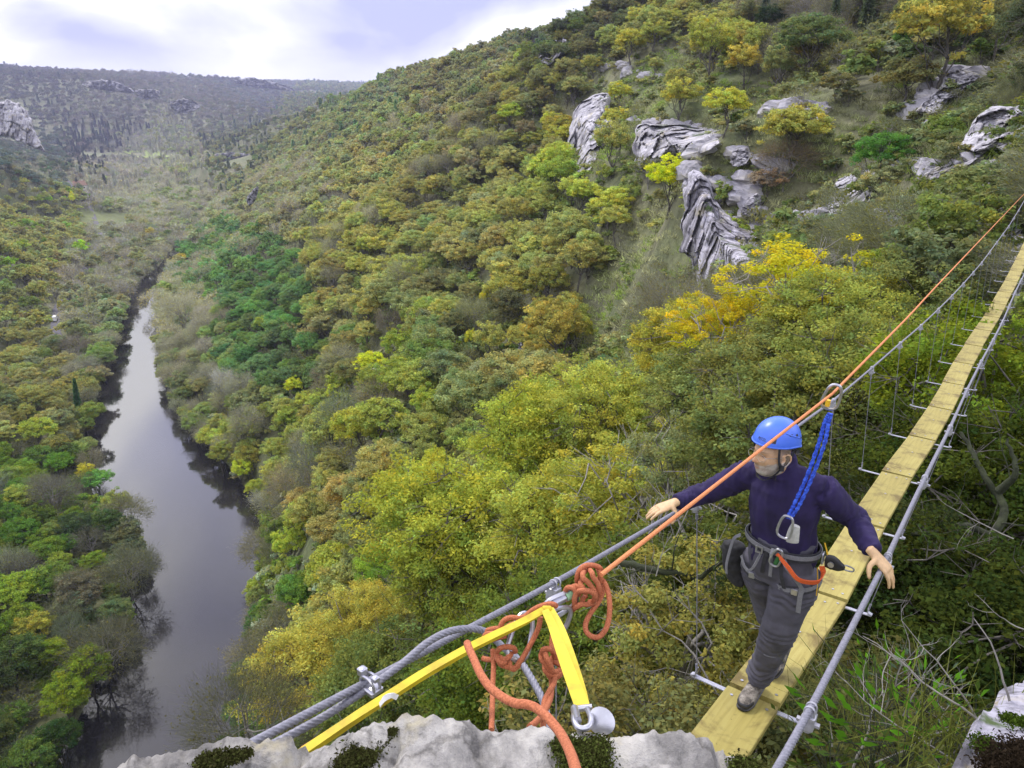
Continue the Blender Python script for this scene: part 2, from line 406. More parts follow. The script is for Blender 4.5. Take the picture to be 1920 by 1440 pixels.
def H(x, y):
    x = np.asarray(x, float); y = np.asarray(y, float); sh = x.shape; x = x.ravel(); y = y.ravel(); out = np.zeros(len(x))
    for k in range(0, len(x), 20000):
        xs, ys = x[k:k+20000], y[k:k+20000]
        r2 = (xs[:, None]-_P[None, :, 0])**2+(ys[:, None]-_P[None, :, 1])**2
        out[k:k+20000] = _phi(r2)@_W[:_n]+_W[_n]+_W[_n+1]*xs/1000+_W[_n+2]*ys/1000
    r = np.hypot(x, y)
    out = out+fbm(x/9, y/9, 3, 5)*np.clip(r/40, 0.15, 1)*2.2+fbm(x/60, y/60, 3, 9)*np.clip((r-60)/200, 0, 1)*9+fbm(x/300, y/300, 3, 19)*np.clip((r-900)/900, 0, 1)*25
    out = out-np.clip((8-r)/4, 0, 1)*7
    out = np.maximum(out, -98.2+fbm(x/12, y/12, 2, 3)*.8)
    d, s = river_dist(x, y)
    out = np.minimum(out, np.where(d < 4, -98.6-3.2*np.clip((4-d)/6, 0, 1.0), 1e9))
    return out.reshape(sh)
def H1(x, y): return float(H(np.array([x]), np.array([y]))[0])
def hit(px, py, dz=0.0, t0=5.0, t1=6000):
    """first point of the ray that comes down to ground + dz"""
    r = ray(px, py); t = np.geomspace(t0, t1, 700); P = r[None]*t[:, None]
    g = P[:, 2]-(H(P[:, 0], P[:, 1])+dz); k = np.argmax(g < 0)
    if not (g < 0).any(): return None
    if k == 0: return P[0]
    a, b = t[k-1], t[k]; ga, gb = g[k-1], g[k]; tt = a+(b-a)*ga/(ga-gb)
    return r*tt
def build_terrain():
    ang = np.concatenate([np.linspace(-180, -62, 30)[:-1], np.linspace(-62, 62, 380), np.linspace(62, 180, 30)[1:-1]])
    rr = np.concatenate([[1.5, 2.4], np.geomspace(3.2, 9000, 330)])
    A, Rr = np.meshgrid(np.radians(ang), rr); X = Rr*np.sin(A); Y = Rr*np.cos(A); Z = H(X, Y)
    V = np.stack([X, Y, Z], -1).reshape(-1, 3); nr, na = X.shape
    i, j = np.meshgrid(np.arange(nr-1), np.arange(na), indexing='ij'); j2 = (j+1) % na
    F = np.stack([i*na+j, i*na+j2, (i+1)*na+j2, (i+1)*na+j], -1).reshape(-1, 4)
    me = np_mesh('terrain', V, F[:, ::-1].copy(), M['ground'], smooth=True)
    o = link('hillside_terrain', me); tag(o, 'green and brown hillsides of the river gorge', None, None, 'structure')
    # water: strip along the river, wider than the channel
    V = []; F = []
    P = spline([Vector((a, b, WATER_Z)) for a, b in RIV], 6)
    W = lerp_list(list(RHW), len(P)); fr = frames(P, False, (0, 0, 1))
    for k, p in enumerate(P):
        n = fr[k][2]; w = W[k]+3.5
        for q in (-1, -.5, 0, .5, 1): V.append(p+n*w*q)
    for k in range(len(P)-1):
        for q in range(4): F.append((k*5+q, k*5+q+1, (k+1)*5+q+1, (k+1)*5+q))
    o = link('river_water', np_mesh('river', [tuple(v) for v in V], F, M['water'])); tag(o, 'slow brown river reflecting the pale sky', None, None, 'structure')
def drape(name, pts, w, mat, label, lift=.25):
    P = spline(pts, 8); fr = frames([Vector((p.x, p.y, 0)) for p in P], False, (0, 0, 1)); V = []; F = []
    for k, p in enumerate(P):
        n = fr[k][2]
        for q in (-1, -.33, .33, 1):
            x, y = p.x+n.x*w*q, p.y+n.y*w*q; V.append((x, y, H1(x, y)+lift))
    for k in range(len(P)-1):
        for q in range(3): F.append((k*4+q, k*4+q+1, k*4+5+q, k*4+4+q))
    o = link(name, np_mesh(name, V, F, mat)); tag(o, label, None, None, 'structure'); return o
# ---------------------------------------------------------------- vegetation
def leaf_quads(rg, C, size, out=None, elong=.62, up_bias=.5, jit=.35):
    """diamond leaves at centres C (n,3)"""
    n = len(C); N = rg.normal(size=(n, 3)); N[:, 2] += up_bias
    if out is not None: N += out*.7
    N /= np.linalg.norm(N, axis=1)[:, None]
    a = rg.normal(size=(n, 3)); u = np.cross(N, a); u /= np.linalg.norm(u, axis=1)[:, None]+1e-9; v = np.cross(N, u)
    s = size*(1+jit*rg.normal(size=n)).clip(.45, 1.9)
    u = u*s[:, None]; v = v*(s*elong)[:, None]
    V = np.stack([C-u, C-v*.9+N*s[:, None]*.12, C+u, C+v*.9+N*s[:, None]*.12], 1).reshape(-1, 3)
    return V, np.arange(4*n).reshape(-1, 4)
def strips(rg, A, B, w):
    """thin double sided strips from A to B"""
    d = B-A; s = np.cross(d, rg.normal(size=A.shape)); s /= np.linalg.norm(s, axis=1)[:, None]+1e-9; s = s*w/2
    V = np.stack([A-s, A+s, B+s*.3, B-s*.3], 1).reshape(-1, 3)
    return V, np.arange(4*len(A)).reshape(-1, 4)
def limb(rg, a, b, r0, r1, sides, seg=4, wob=.08, sag=.1):
    a = Vector(a); b = Vector(b); L = (b-a).length; P = []
    for k in range(seg+1):
        t = k/seg; p = a.lerp(b, t)+Vector(rg.normal(size=3))*(wob*L*math.sin(math.pi*t)*.6); p.z += sag*L*math.sin(math.pi*t); P.append(p)
    return P, lerp_list([r0, r1], seg+1)
def make_tree(seed, kind='broad', lod=1, h=10.0):
    rg = np.random.default_rng(seed); mb = MB()
    if kind == 'tuft':    # a grass clump one tenth of the usual unit
        n = (90, 70, 34)[lod]; A = rg.normal(size=(n, 3))*np.array([.42, .42, .04]); d = rg.normal(size=(n, 3))*np.array([.6, .6, .15])+np.array([0, 0, 1.0]); d /= np.linalg.norm(d, axis=1)[:, None]
        V, F = strips(rg, A, A+d*rg.uniform(.35, 1.0, n)[:, None], (.02, .05, .11)[lod]); b = np.exp(rg.normal(size=n)*.3); mb.tube([(0, 0, -.2), (0, 0, .05)], .02, 3, caps=False)
        return (mb.v, mb.f), (V, F, np.repeat(np.stack([b, b, b], 1), 4, 0))
    sides = (6, 4, 3)[lod]
    tx, ty = rg.normal(size=2)*.35
    crown_c = np.array([tx*1.6, ty*1.6, h*.62]); R = np.array([h*.40, h*.40, h*.36])
    if kind == 'conifer': R = np.array([h*.2, h*.2, h*.5])
    if kind == 'poplar': R = np.array([h*.13, h*.13, h*.48]); crown_c[2] = h*.55
    if kind == 'shrub': crown_c[2] = h*.45; R = np.array([h*.5, h*.5, h*.45])
    top = crown_c+np.array([0, 0, R[2]*.45])
    P, rr = limb(rg, (0, 0, -1.2), top, h*.020, h*.006, sides+2, 6, .05, 0)
    mb.tube(P, rr, sides+2, caps=False); spine = P
    lob = rg.normal(size=(7, 3)); lob /= np.linalg.norm(lob, axis=1)[:, None]
    def rad(d):
        return 1+.16*sum(np.clip(d@l, 0, 1)**3*(1 if k % 2 else -1.0)*1.2 for k, l in enumerate(lob))
    nl = {'broad': 10, 'bare': 13, 'airy': 12, 'poplar': 14, 'conifer': 0, 'shrub': 9}[kind]; ends = []
    for k in range(nl):
        t = rg.uniform(.25, .95); a = spine[int(t*(len(spine)-1))]
        th = 2.4*k+rg.uniform(-.4, .4); el = rg.uniform(-.15, 1.1)
        d = np.array([math.cos(th)*math.cos(el), math.sin(th)*math.cos(el), math.sin(el)])
        b = crown_c+d*R*.72*rad(d[None])[0]
        Pm, r2 = limb(rg, a, b, h*.0085, h*.003, sides, 4, .09, -.06); mb.tube(Pm, r2, sides, caps=False)
        ends.append((np.array(Pm[-1]), d)); mid = Pm[2]
        for q in range((5, 3, 1)[lod]):
            d2 = d+rg.normal(size=3)*.55; d2 /= np.linalg.norm(d2); e = crown_c+d2*R*.9*rad(d2[None])[0]
            s0 = Pm[int(rg.integers(2, 5))]
            P3, r3 = limb(rg, s0, e, h*.0035, h*.0012, max(3, sides-2), 3, .1, 0); mb.tube(P3, r3, max(3, sides-2), caps=False); ends.append((np.array(P3[-1]), d2))
            if lod == 0:
                for w in range(3):
                    d3 = d2+rg.normal(size=3)*.5; d3 /= np.linalg.norm(d3); e2 = np.array(P3[-2])+d3*h*rg.uniform(.05, .13)
                    P4, r4 = limb(rg, P3[-2], e2, h*.0014, h*.0006, 3, 2, .1, 0); mb.tube(P4, r4, 3, caps=False)
    trunk = (mb.v, mb.f)
    if kind in ('broad', 'shrub', 'airy'):
        nc, nlv, ls, cr = [(420, 44000, .0062, .048), (150, 10500, .0135, .064), (46, 1200, .040, .10)][lod]
        if kind == 'airy': nlv = int(nlv*.5); nc = int(nc*.32); ls *= 1.05; cr *= .95
        if kind == 'shrub': nlv = int(nlv*.5); ls *= 1.5; nc = int(nc*.5); cr *= 1.4
        d = rg.normal(size=(nc, 3)); d[:, 2] = np.abs(d[:, 2])*.9-.35*rg.random(nc); d /= np.linalg.norm(d, axis=1)[:, None]
        rho = rg.random(nc)**.30*(.80+.2*rg.random(nc)); C = crown_c+d*R*(rho*rad(d))[:, None]
        rc = h*cr*rg.uniform(.6, 1.35, nc)
        wgt = rc**2; wgt /= wgt.sum(); idx = rg.choice(nc, nlv, p=wgt)
        o = rg.normal(size=(nlv, 3)); o /= np.linalg.norm(o, axis=1)[:, None]; o[:, 2] = o[:, 2]*.6+.1
        L = C[idx]+o*(rc[idx]*rg.random(nlv)**.45)[:, None]
        V, F = leaf_quads(rg, L, h*ls, o+d[idx]*.5, up_bias=1.0)
        cv = rg.normal(size=nc)[idx]; lv = rg.normal(size=nlv); y = rg.normal(size=nc)[idx]*.5+rg.normal(size=nlv)*.5
        base = np.exp(cv*.13+lv*.16)
        var = np.stack([base*np.exp(.16*y), base*(1+.0*y), base*np.exp(-.2*y)], 1)
    elif kind in ('bare', 'poplar'):
        ns, lf = [(9000, 2500), (3200, 900), (520, 170)][lod]
        E = np.array([e[0] for e in ends]); D = np.array([e[1] for e in ends])
        if kind == 'poplar': D = D*np.array([.35, .35, .3])+np.array([0, 0, 1.0])
        idx = rg.integers(0, len(E), ns); A = E[idx]+rg.normal(size=(ns, 3))*h*(.075 if kind == 'bare' else .04)
        if kind == 'poplar': A[:, 2] = crown_c[2]+rg.uniform(-1, .9, ns)*R[2]; A[:, :2] = crown_c[:2]+rg.normal(size=(ns, 2))*R[:2]*.5
        dd = D[idx]+rg.normal(size=(ns, 3))*.45+np.array([0, 0, .25]); dd /= np.linalg.norm(dd, axis=1)[:, None]
        ln = h*rg.uniform(.05, .15, ns)*(1, 1.1, 1.4)[lod]; w = h*(.0016, .0042, .012)[lod]*rg.uniform(.6, 1.3, ns)
        V, F = strips(rg, A, A+dd*ln[:, None], w[:, None])
        b = np.exp(rg.normal(size=ns)*.28); var = np.stack([b, b, b], 1)
        d = rg.normal(size=(lf, 3)); i2 = rg.integers(0, ns, lf); L = A[i2]+dd[i2]*(ln[i2]*rg.random(lf))[:, None]
        V2, F2 = leaf_quads(rg, L, h*(.007, .013, .03)[lod]); F = np.concatenate([F, F2+len(V)]); V = np.concatenate([V, V2])
        b2 = np.exp(rg.normal(size=lf)*.25); var = np.concatenate([var, np.stack([b2*1.1, b2*1.0, b2*.35], 1)])
    else:  # conifer
        ns = (16000, 4200, 700)[lod]; z = rg.random(ns)**1.25; th = rg.random(ns)*6.283
        lay = .82+.18*np.sin(z*60+th*2); r = (1-z)**.85*R[0]*lay*rg.random(ns)**.35
        A = np.stack([np.cos(th)*r+tx*z, np.sin(th)*r+ty*z, h*(.1+.9*z)], 1)
        dd = np.stack([np.cos(th), np.sin(th), np.full(ns, -.25)], 1)+rg.normal(size=(ns, 3))*.3
        V, F = strips(rg, A, A+dd*h*(.035, .05, .08)[lod], h*(.010, .022, .05)[lod])
        b = np.exp(rg.normal(size=ns)*.3); var = np.stack([b, b, b], 1)
    vv = np.repeat(var, 4, axis=0)
    return trunk, (V, F, vv)
TEMPL = {}   # (kind, lod) -> list of (trunk_mesh, crown_mesh, joined_mesh)
BARK = {'airy': 'bark_pale', 'broad': 'bark', 'bare': 'bark_pale', 'poplar': 'bark_pale', 'conifer': 'bark', 'shrub': 'bark', 'tuft': 'bark'}
def build_templates():
    spec = [('broad', 0, 4), ('broad', 1, 5), ('broad', 2, 4), ('airy', 0, 2), ('airy', 1, 2), ('bare', 0, 2), ('bare', 1, 3), ('bare', 2, 2), ('conifer', 0, 1), ('conifer', 1, 2), ('conifer', 2, 2), ('poplar', 1, 2), ('poplar', 2, 2), ('shrub', 0, 2), ('shrub', 1, 3), ('shrub', 2, 2), ('tuft', 1, 3), ('tuft', 2, 3)]
    for kind, lod, n in spec:
        L = []
        for k in range(n):
            (tv, tf), (V, F, vv) = make_tree(100*lod+k*7+len(kind)*31, kind, lod)
            tm = np_mesh('trunk', tv, [tuple(f) for f in tf], M[BARK[kind]], smooth=True)
            cm = np_mesh('crown', V, F, M['leaf'], attrs={'var': ('POINT', vv)})
            jm = None
            if lod > 0:
                tfa = np.array([f for f in tf if len(f) == 4])
                jm = np_mesh('whole_tree', np.concatenate([np.array(tv), V]), np.concatenate([tfa, F+len(tv)]), [M[BARK[kind]], M['leaf']],
                             np.concatenate([np.zeros(len(tfa)), np.ones(len(F))]), {'var': ('POINT', np.concatenate([np.ones((len(tv), 3)), vv]))})
            L.append((tm, cm, jm))
        TEMPL[(kind, lod)] = L
def tint(rgb, k=1.0):
    c = srgb(*rgb); l = .35*c[0]+.65*c[1]; k = k*min(1, .40/(l*k+1e-6))**.5; gr = c[0] < c[1]; rg_ = c[0]/c[1]; rg_ = rg_**(.36 if rg_ > 1 else .62)*.97; g = l/(.35*rg_+.65); return [g*rg_*k, g*k, g*(c[2]/c[1])**(1.12 if gr and c[0]/c[1] < .75 else .86)*k]
TK = 1.5   # appearance -> albedo
ANCH = [  # px, py, spread, list of (weight, kind, rgb appearance)
 (60,1060,[(5,'broad',(76,108,46)),(3,'broad',(104,118,48)),(2,'broad',(58,84,46)),(1,'bare',(120,120,95))]),  # this row and the next: corner vignette darkened into the tree tints
 (60,1330,[(5,'broad',(46,68,36)),(2,'broad',(88,106,38)),(3,'broad',(56,84,38))]),
 (250,1150,[(4,'broad',(80,94,60)),(3,'bare',(110,112,88)),(2,'broad',(70,95,55))]),
 (60,640,[(5,'broad',(118,118,60)),(3,'broad',(122,116,60)),(2,'broad',(95,105,62))]),
 (60,430,[(5,'broad',(120,118,62)),(3,'broad',(130,124,62)),(1,'broad',(100,125,50))]),
 (190,620,[(5,'broad',(112,118,75)),(2,'bare',(140,138,115)),(2,'broad',(90,110,65))]),
 (220,500,[(3,'broad',(110,112,70)),(4,'bare',(138,132,118))]),
 (300,370,[(5,'bare',(150,146,130)),(2,'broad',(130,134,85)),(2,'broad',(110,120,70))]),
 (240,300,[(4,'bare',(140,134,128)),(3,'poplar',(150,145,135)),(1,'broad',(125,128,80))]),
 (330,290,[(3,'poplar',(150,147,132)),(2,'broad',(140,145,85))]),
 (60,280,[(4,'broad',(88,98,80)),(3,'broad',(78,92,72)),(1,'bare',(130,125,110))]),
 (60,180,[(5,'broad',(98,92,68)),(4,'broad',(92,85,70)),(1,'conifer',(60,75,60))]),
 (200,200,[(5,'broad',(104,94,74)),(3,'bare',(118,108,98)),(2,'broad',(96,98,68))]),
 (190,265,[(5,'conifer',(60,68,62)),(2,'bare',(115,105,98))]),
 (400,200,[(5,'broad',(112,104,80)),(3,'bare',(122,112,100)),(2,'broad',(100,105,72))]),
 (450,150,[(1,'broad',(112,112,100))]),
 (430,270,[(5,'broad',(110,115,72)),(2,'conifer',(70,85,65)),(2,'broad',(125,122,75))]),
 (600,250,[(5,'broad',(125,128,72)),(3,'broad',(115,112,72)),(1,'conifer',(75,105,75))]),
 (660,210,[(3,'broad',(118,122,70)),(1,'conifer',(85,115,80)),(2,'broad',(105,122,75))]),
 (850,150,[(5,'broad',(112,112,62)),(3,'broad',(120,108,66))]),
 (800,280,[(5,'broad',(128,128,66)),(3,'broad',(120,112,70)),(2,'bare',(140,130,105))]),
 (1000,200,[(4,'broad',(120,118,58)),(3,'broad',(108,104,62)),(1,'broad',(140,140,50))]),
 (1060,70,[(4,'broad',(80,92,55)),(3,'broad',(100,98,56))]),
 (560,370,[(4,'broad',(130,132,78)),(3,'bare',(142,135,115)),(2,'broad',(115,115,72))]),
 (700,330,[(5,'broad',(132,130,68)),(3,'broad',(138,120,68)),(1,'broad',(105,115,70))]),
 (650,470,[(6,'broad',(150,148,70)),(3,'broad',(142,132,70)),(1,'bare',(150,145,110))]),
 (850,420,[(5,'broad',(138,134,70)),(3,'broad',(140,134,68)),(2,'broad',(118,122,72))]),
 (500,560,[(6,'broad',(84,122,72)),(3,'broad',(74,112,68)),(1,'broad',(105,140,65))]),
 (440,520,[(6,'broad',(82,118,70)),(2,'bare',(140,138,112))]),
 (470,680,[(5,'broad',(80,115,70)),(2,'broad',(95,120,66))]),
 (340,600,[(3,'bare',(158,154,126)),(2,'broad',(120,128,78))]),
 (400,760,[(2,'bare',(140,138,115)),(3,'broad',(110,118,68))]),
 (480,850,[(5,'broad',(125,132,60)),(1,'bare',(150,150,125)),(1,'broad',(138,148,54))]),
 (560,1050,[(4,'broad',(100,125,55)),(3,'bare',(130,130,100)),(2,'broad',(140,150,55)),(1,'broad',(70,100,50))]),
 (640,600,[(5,'broad',(140,136,68)),(3,'broad',(128,120,70)),(2,'broad',(100,118,70))]),
 (720,760,[(4,'broad',(120,124,56)),(3,'bare',(138,132,105)),(2,'broad',(100,110,60)),(1,'broad',(140,150,52))]),
 (850,620,[(4,'broad',(112,120,66)),(3,'broad',(98,108,62)),(1,'bare',(130,125,100)),(1,'broad',(132,138,60))]),
 (640,960,[(1,'bare',(130,122,100)),(3,'broad',(125,122,62)),(2,'broad',(135,118,58))]),
 (760,1080,[(3,'broad',(120,125,55)),(2,'broad',(100,105,55))]),
 (900,760,[(3,'broad',(105,112,66)),(2,'broad',(125,120,60)),(1,'broad',(92,112,62))]),
 (1050,470,[(5,'broad',(138,142,70)),(3,'broad',(120,126,68)),(2,'broad',(140,124,60))]),
 (1060,620,[(4,'broad',(142,124,56)),(3,'broad',(125,122,60)),(1,'broad',(110,125,60))]),
 (1100,420,[(3,'broad',(130,138,66)),(2,'broad',(150,160,60))]),
 (1200,400,[(3,'broad',(140,145,60)),(2,'shrub',(105,118,66))]),
 (1200,560,[(5,'shrub',(98,118,62)),(3,'shrub',(110,118,72))]),
 (1150,150,[(3,'broad',(120,122,62)),(4,'shrub',(115,118,72)),(1,'broad',(150,145,55))]),
 (1350,130,[(3,'broad',(125,126,58)),(3,'shrub',(118,118,70)),(2,'broad',(138,128,54))]),
 (1500,60,[(3,'broad',(95,98,52)),(2,'broad',(112,108,56)),(2,'bare',(115,105,90)),(1,'conifer',(50,68,50))]),
 (1700,80,[(3,'broad',(100,98,52)),(2,'conifer',(55,72,50)),(2,'broad',(125,112,50)),(2,'bare',(110,104,88))]),
 (1550,230,[(4,'shrub',(95,102,58)),(2,'broad',(118,112,56)),(2,'shrub',(110,104,62))]),
 (1750,300,[(4,'shrub',(68,82,46)),(3,'shrub',(80,92,50))]),
 (1850,180,[(4,'shrub',(60,75,42)),(2,'broad',(85,88,48))]),
 (1650,430,[(3,'broad',(100,108,72)),(3,'broad',(92,102,62)),(2,'shrub',(80,95,55))]),
 (1800,480,[(1,'bare',(110,110,98)),(4,'broad',(84,94,56))]),
 (1450,700,[(3,'broad',(125,128,58)),(3,'broad',(112,112,60)),(2,'broad',(98,112,58)),(1,'bare',(135,135,110))]),
 (1700,680,[(4,'broad',(112,122,56)),(2,'broad',(120,116,55)),(2,'broad',(92,108,55))]),
 (1300,800,[(3,'broad',(105,114,62)),(2,'bare',(125,120,95)),(2,'broad',(150,142,55))]),
 (1130,850,[(4,'broad',(138,146,60)),(2,'broad',(125,140,60))]),
 (950,1000,[(4,'broad',(130,138,55)),(2,'broad',(118,128,55))]),
 (900,1200,[(3,'broad',(85,100,50)),(2,'broad',(105,112,50))]),
 (1200,1150,[(3,'broad',(92,102,46)),(3,'broad',(135,120,45)),(2,'broad',(80,110,45))]),
 (1300,1300,[(3,'broad',(105,98,42)),(2,'broad',(90,95,45))]),
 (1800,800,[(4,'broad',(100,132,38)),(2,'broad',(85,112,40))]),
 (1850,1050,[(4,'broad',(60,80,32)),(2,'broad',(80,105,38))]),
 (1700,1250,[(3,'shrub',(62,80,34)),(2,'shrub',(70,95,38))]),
]
_AX = np.array([(a[0], a[1]) for a in ANCH], float)
def pick_style(px, py, rg):
    d = np.hypot((_AX[:, 0]-px), (_AX[:, 1]-py)*1.25)+rg.normal(size=len(_AX))*14
    L = ANCH[int(np.argmin(d))][2]; w = np.array([l[0] for l in L], float); k = rg.choice(len(L), p=w/w.sum()); _, kind, rgb = L[k]
    rgb = np.array(rgb, float)*np.exp(rg.normal()*.07)+rg.normal(size=3)*np.array([7, 4, 4])
    return kind, tuple(np.clip(rgb, 15, 235))
def in_poly(px, py, poly):
    c = False; n = len(poly); j = n-1
    for i in range(n):
        xi, yi = poly[i]; xj, yj = poly[j]
        if (yi > py) != (yj > py) and px < (xj-xi)*(py-yi)/(yj-yi)+xi: c = not c
        j = i
    return c
ZONES = [  # thin tree cover (keep probability), given as outlines on the hillside as the photograph sees it
 (.12, [(1060,330),(1090,150),(1250,90),(1420,150),(1600,190),(1920,60),(1920,420),(1640,420),(1440,470),(1300,330)]),
 (.10, [(1280,330),(1450,430),(1450,600),(1300,620)]),
 (.22, [(1130,420),(1290,330),(1320,600),(1210,760),(1080,720)]),
 (.6, [(1030,50),(1045,120),(1000,130),(990,80)]),
 (.0, [(150,395),(250,395),(240,430),(150,430)]),
 (.05, [(150,285),(340,285),(340,298),(150,298)]),
 (.25, [(420,285),(470,285),(470,310),(420,310)]),
 (.5, [(0,190),(60,190),(95,260),(60,290),(0,250)]),
]
SPECIAL = [  # px, py (crown centre), height m, width factor, kind, rgb, label
 (1255,335,9,1.0,'broad',(192,200,36),'bright lemon yellow tree growing beside the streaked grey cliff'),
 (1100,360,8,1.0,'broad',(175,185,70),'pale yellow green tree below the tall white cliff face'),
 (1150,265,12,.9,'broad',(135,135,65),'olive tree standing against the right edge of the tall white cliff'),
 (1445,35,8,1.0,'broad',(38,58,38),'round dark evergreen tree alone on the upper hillside'),
 (1340,80,13,.9,'broad',(130,132,50),'tall olive green tree on the ridge shoulder left of the dark evergreen'),
 (1225,60,10,1.1,'broad',(128,134,58),'round olive tree high on the grassy shoulder'),
 (1278,180,9,1.1,'broad',(150,142,55),'ochre green bush like tree on the grassy spur above the lemon tree'),
 (1360,195,7,1.1,'broad',(158,158,55),'small yellow green tree among grass on the spur'),
 (1398,115,10,.9,'broad',(160,130,50),'orange brown birch like tree on the shoulder below the dark evergreen'),
 (1500,240,9,1.2,'broad',(138,132,55),'ochre olive tree above the pale boulders of the spur'),
 (1775,50,13,1.1,'broad',(135,118,48),'large ochre tree near the top right ridge'),
 (1565,30,9,.9,'conifer',(62,80,55),'dark conifer on the upper ridge right of the round evergreen'),
 (1690,45,8,.9,'conifer',(60,95,50),'green conifer at the top right ridge'),
 (1630,15,10,.9,'conifer',(60,74,52),'tallest dark conifer on the top ridge'),
 (1475,300,6,1.3,'bare',(140,105,85),'reddish brown leafless bush on the rocky spur'),
 (1440,330,4,1.3,'shrub',(130,95,75),'russet shrub lower on the rocky spur'),
 (1650,270,5,1.2,'shrub',(55,105,50),'fresh green shrub left of the big cliff on the right'),
 (1700,130,7,1.2,'shrub',(95,92,50),'brown green thicket above the right hand cliff'),
 (700,678,8,1.2,'broad',(196,205,48),'vivid yellow treetop in the middle of the wooded slope'),
 (635,735,8,.9,'broad',(170,180,55),'small yellow green tree left of the vivid yellow treetop'),
 (548,722,8,.9,'broad',(184,196,50),'vivid yellow green sapling at the edge of the dark green wood'),
 (455,880,9,.9,'broad',(184,196,55),'yellow leaved tree leaning at the right bank of the river'),
 (905,558,4,.6,'broad',(215,195,45),'tiny golden tree in the middle of the slope'),
 (882,635,6,.5,'broad',(190,190,55),'slim yellow tree below the tiny golden tree'),
 (815,870,7,.7,'broad',(176,178,55),'slender yellow tree behind the big yellow green treetops'),
 (770,925,8,1.0,'broad',(140,158,55),'light green tree at the left of the big yellow green treetops'),
 (720,780,10,1.3,'broad',(120,130,50),'spreading olive tree with dark limbs mid slope'),
 (920,640,9,.9,'broad',(135,135,62),'round olive tree on the scrubby slope'),
 (1045,610,13,1.0,'broad',(142,118,50),'large rusty ochre tree beside the thin rock pillar'),
 (1025,705,9,1.2,'broad',(140,122,62),'brownish tree below the rusty ochre tree'),
 (1130,690,6,1.1,'shrub',(72,108,66),'dark green holly like bush on the scrub slope'),
 (330,485,9,1.0,'broad',(185,148,50),'golden orange tree where the river bends'),
 (285,435,10,1.0,'broad',(178,140,55),'orange brown tree behind the golden tree at the bend'),
 (155,465,14,.9,'broad',(140,180,55),'tall light green tree near the meadow left of the river'),
 (137,372,15,.45,'broad',(205,205,45),'narrow bright yellow poplar by the road and house'),
 (105,500,10,1.0,'broad',(130,115,60),'brown ochre tree beside the road'),
 (345,580,17,1.0,'bare',(170,164,135),'big pale leafless tree on the right bank'),
 (415,725,15,.6,'bare',(190,186,175),'white barked leafless tree with spreading arms'),
 (470,790,11,1.1,'bare',(150,146,122),'round greyish bare tree near the right bank'),
 (500,950,10,1.1,'bare',(160,160,140),'silvery drooping bare tree overhanging the right bank'),
 (170,560,17,.55,'poplar',(160,155,120),'tall slender pale poplar left of the river'),
 (140,740,15,.5,'conifer',(45,85,55),'dark spruce left of the river'),
 (215,905,8,1.3,'broad',(78,132,66),'fresh green branch tree leaning over the left bank'),
 (75,805,12,1.2,'broad',(124,138,46),'bright yellow green round tree in the left wood'),
 (160,885,8,.8,'broad',(180,160,45),'small golden tree behind the fresh green leaning tree'),
 (165,1255,12,1.0,'broad',(92,112,38),'round yellow green tree at the lower left bank'),  # lower left tints lowered to carry the corner vignette
 (120,1310,10,1.0,'broad',(92,114,38),'yellow green bush below the round tree at lower left'),
 (110,870,9,1.0,'broad',(72,118,48),'vivid green treetop at the left edge wood'),
 (55,1180,9,1.0,'broad',(124,122,44),'yellowish tree at the left edge'),
 (260,1080,13,.9,'bare',(110,115,88),'feathery grey green tree hanging over the left bank'),
 (290,1230,13,1.1,'bare',(105,105,82),'wide grey brown tree at the lower left bank'),
 (600,1250,14,1.25,'broad',(150,130,48),'large golden ochre tree above the thick steel cable'),
 (700,1180,12,1.0,'broad',(160,138,52),'ochre tree right behind the golden ochre tree'),
 (560,1110,9,1.0,'broad',(75,115,52),'dark green leafy tree above the right bank'),
 (540,1020,8,1.0,'broad',(150,168,55),'light green tree hanging over the river edge'),
 (720,1080,10,.9,'broad',(95,128,50),'mid green tree behind the ochre trees'),
 (850,1280,9,1.0,'broad',(75,100,45),'dark green rounded tree directly above the boulder'),
]
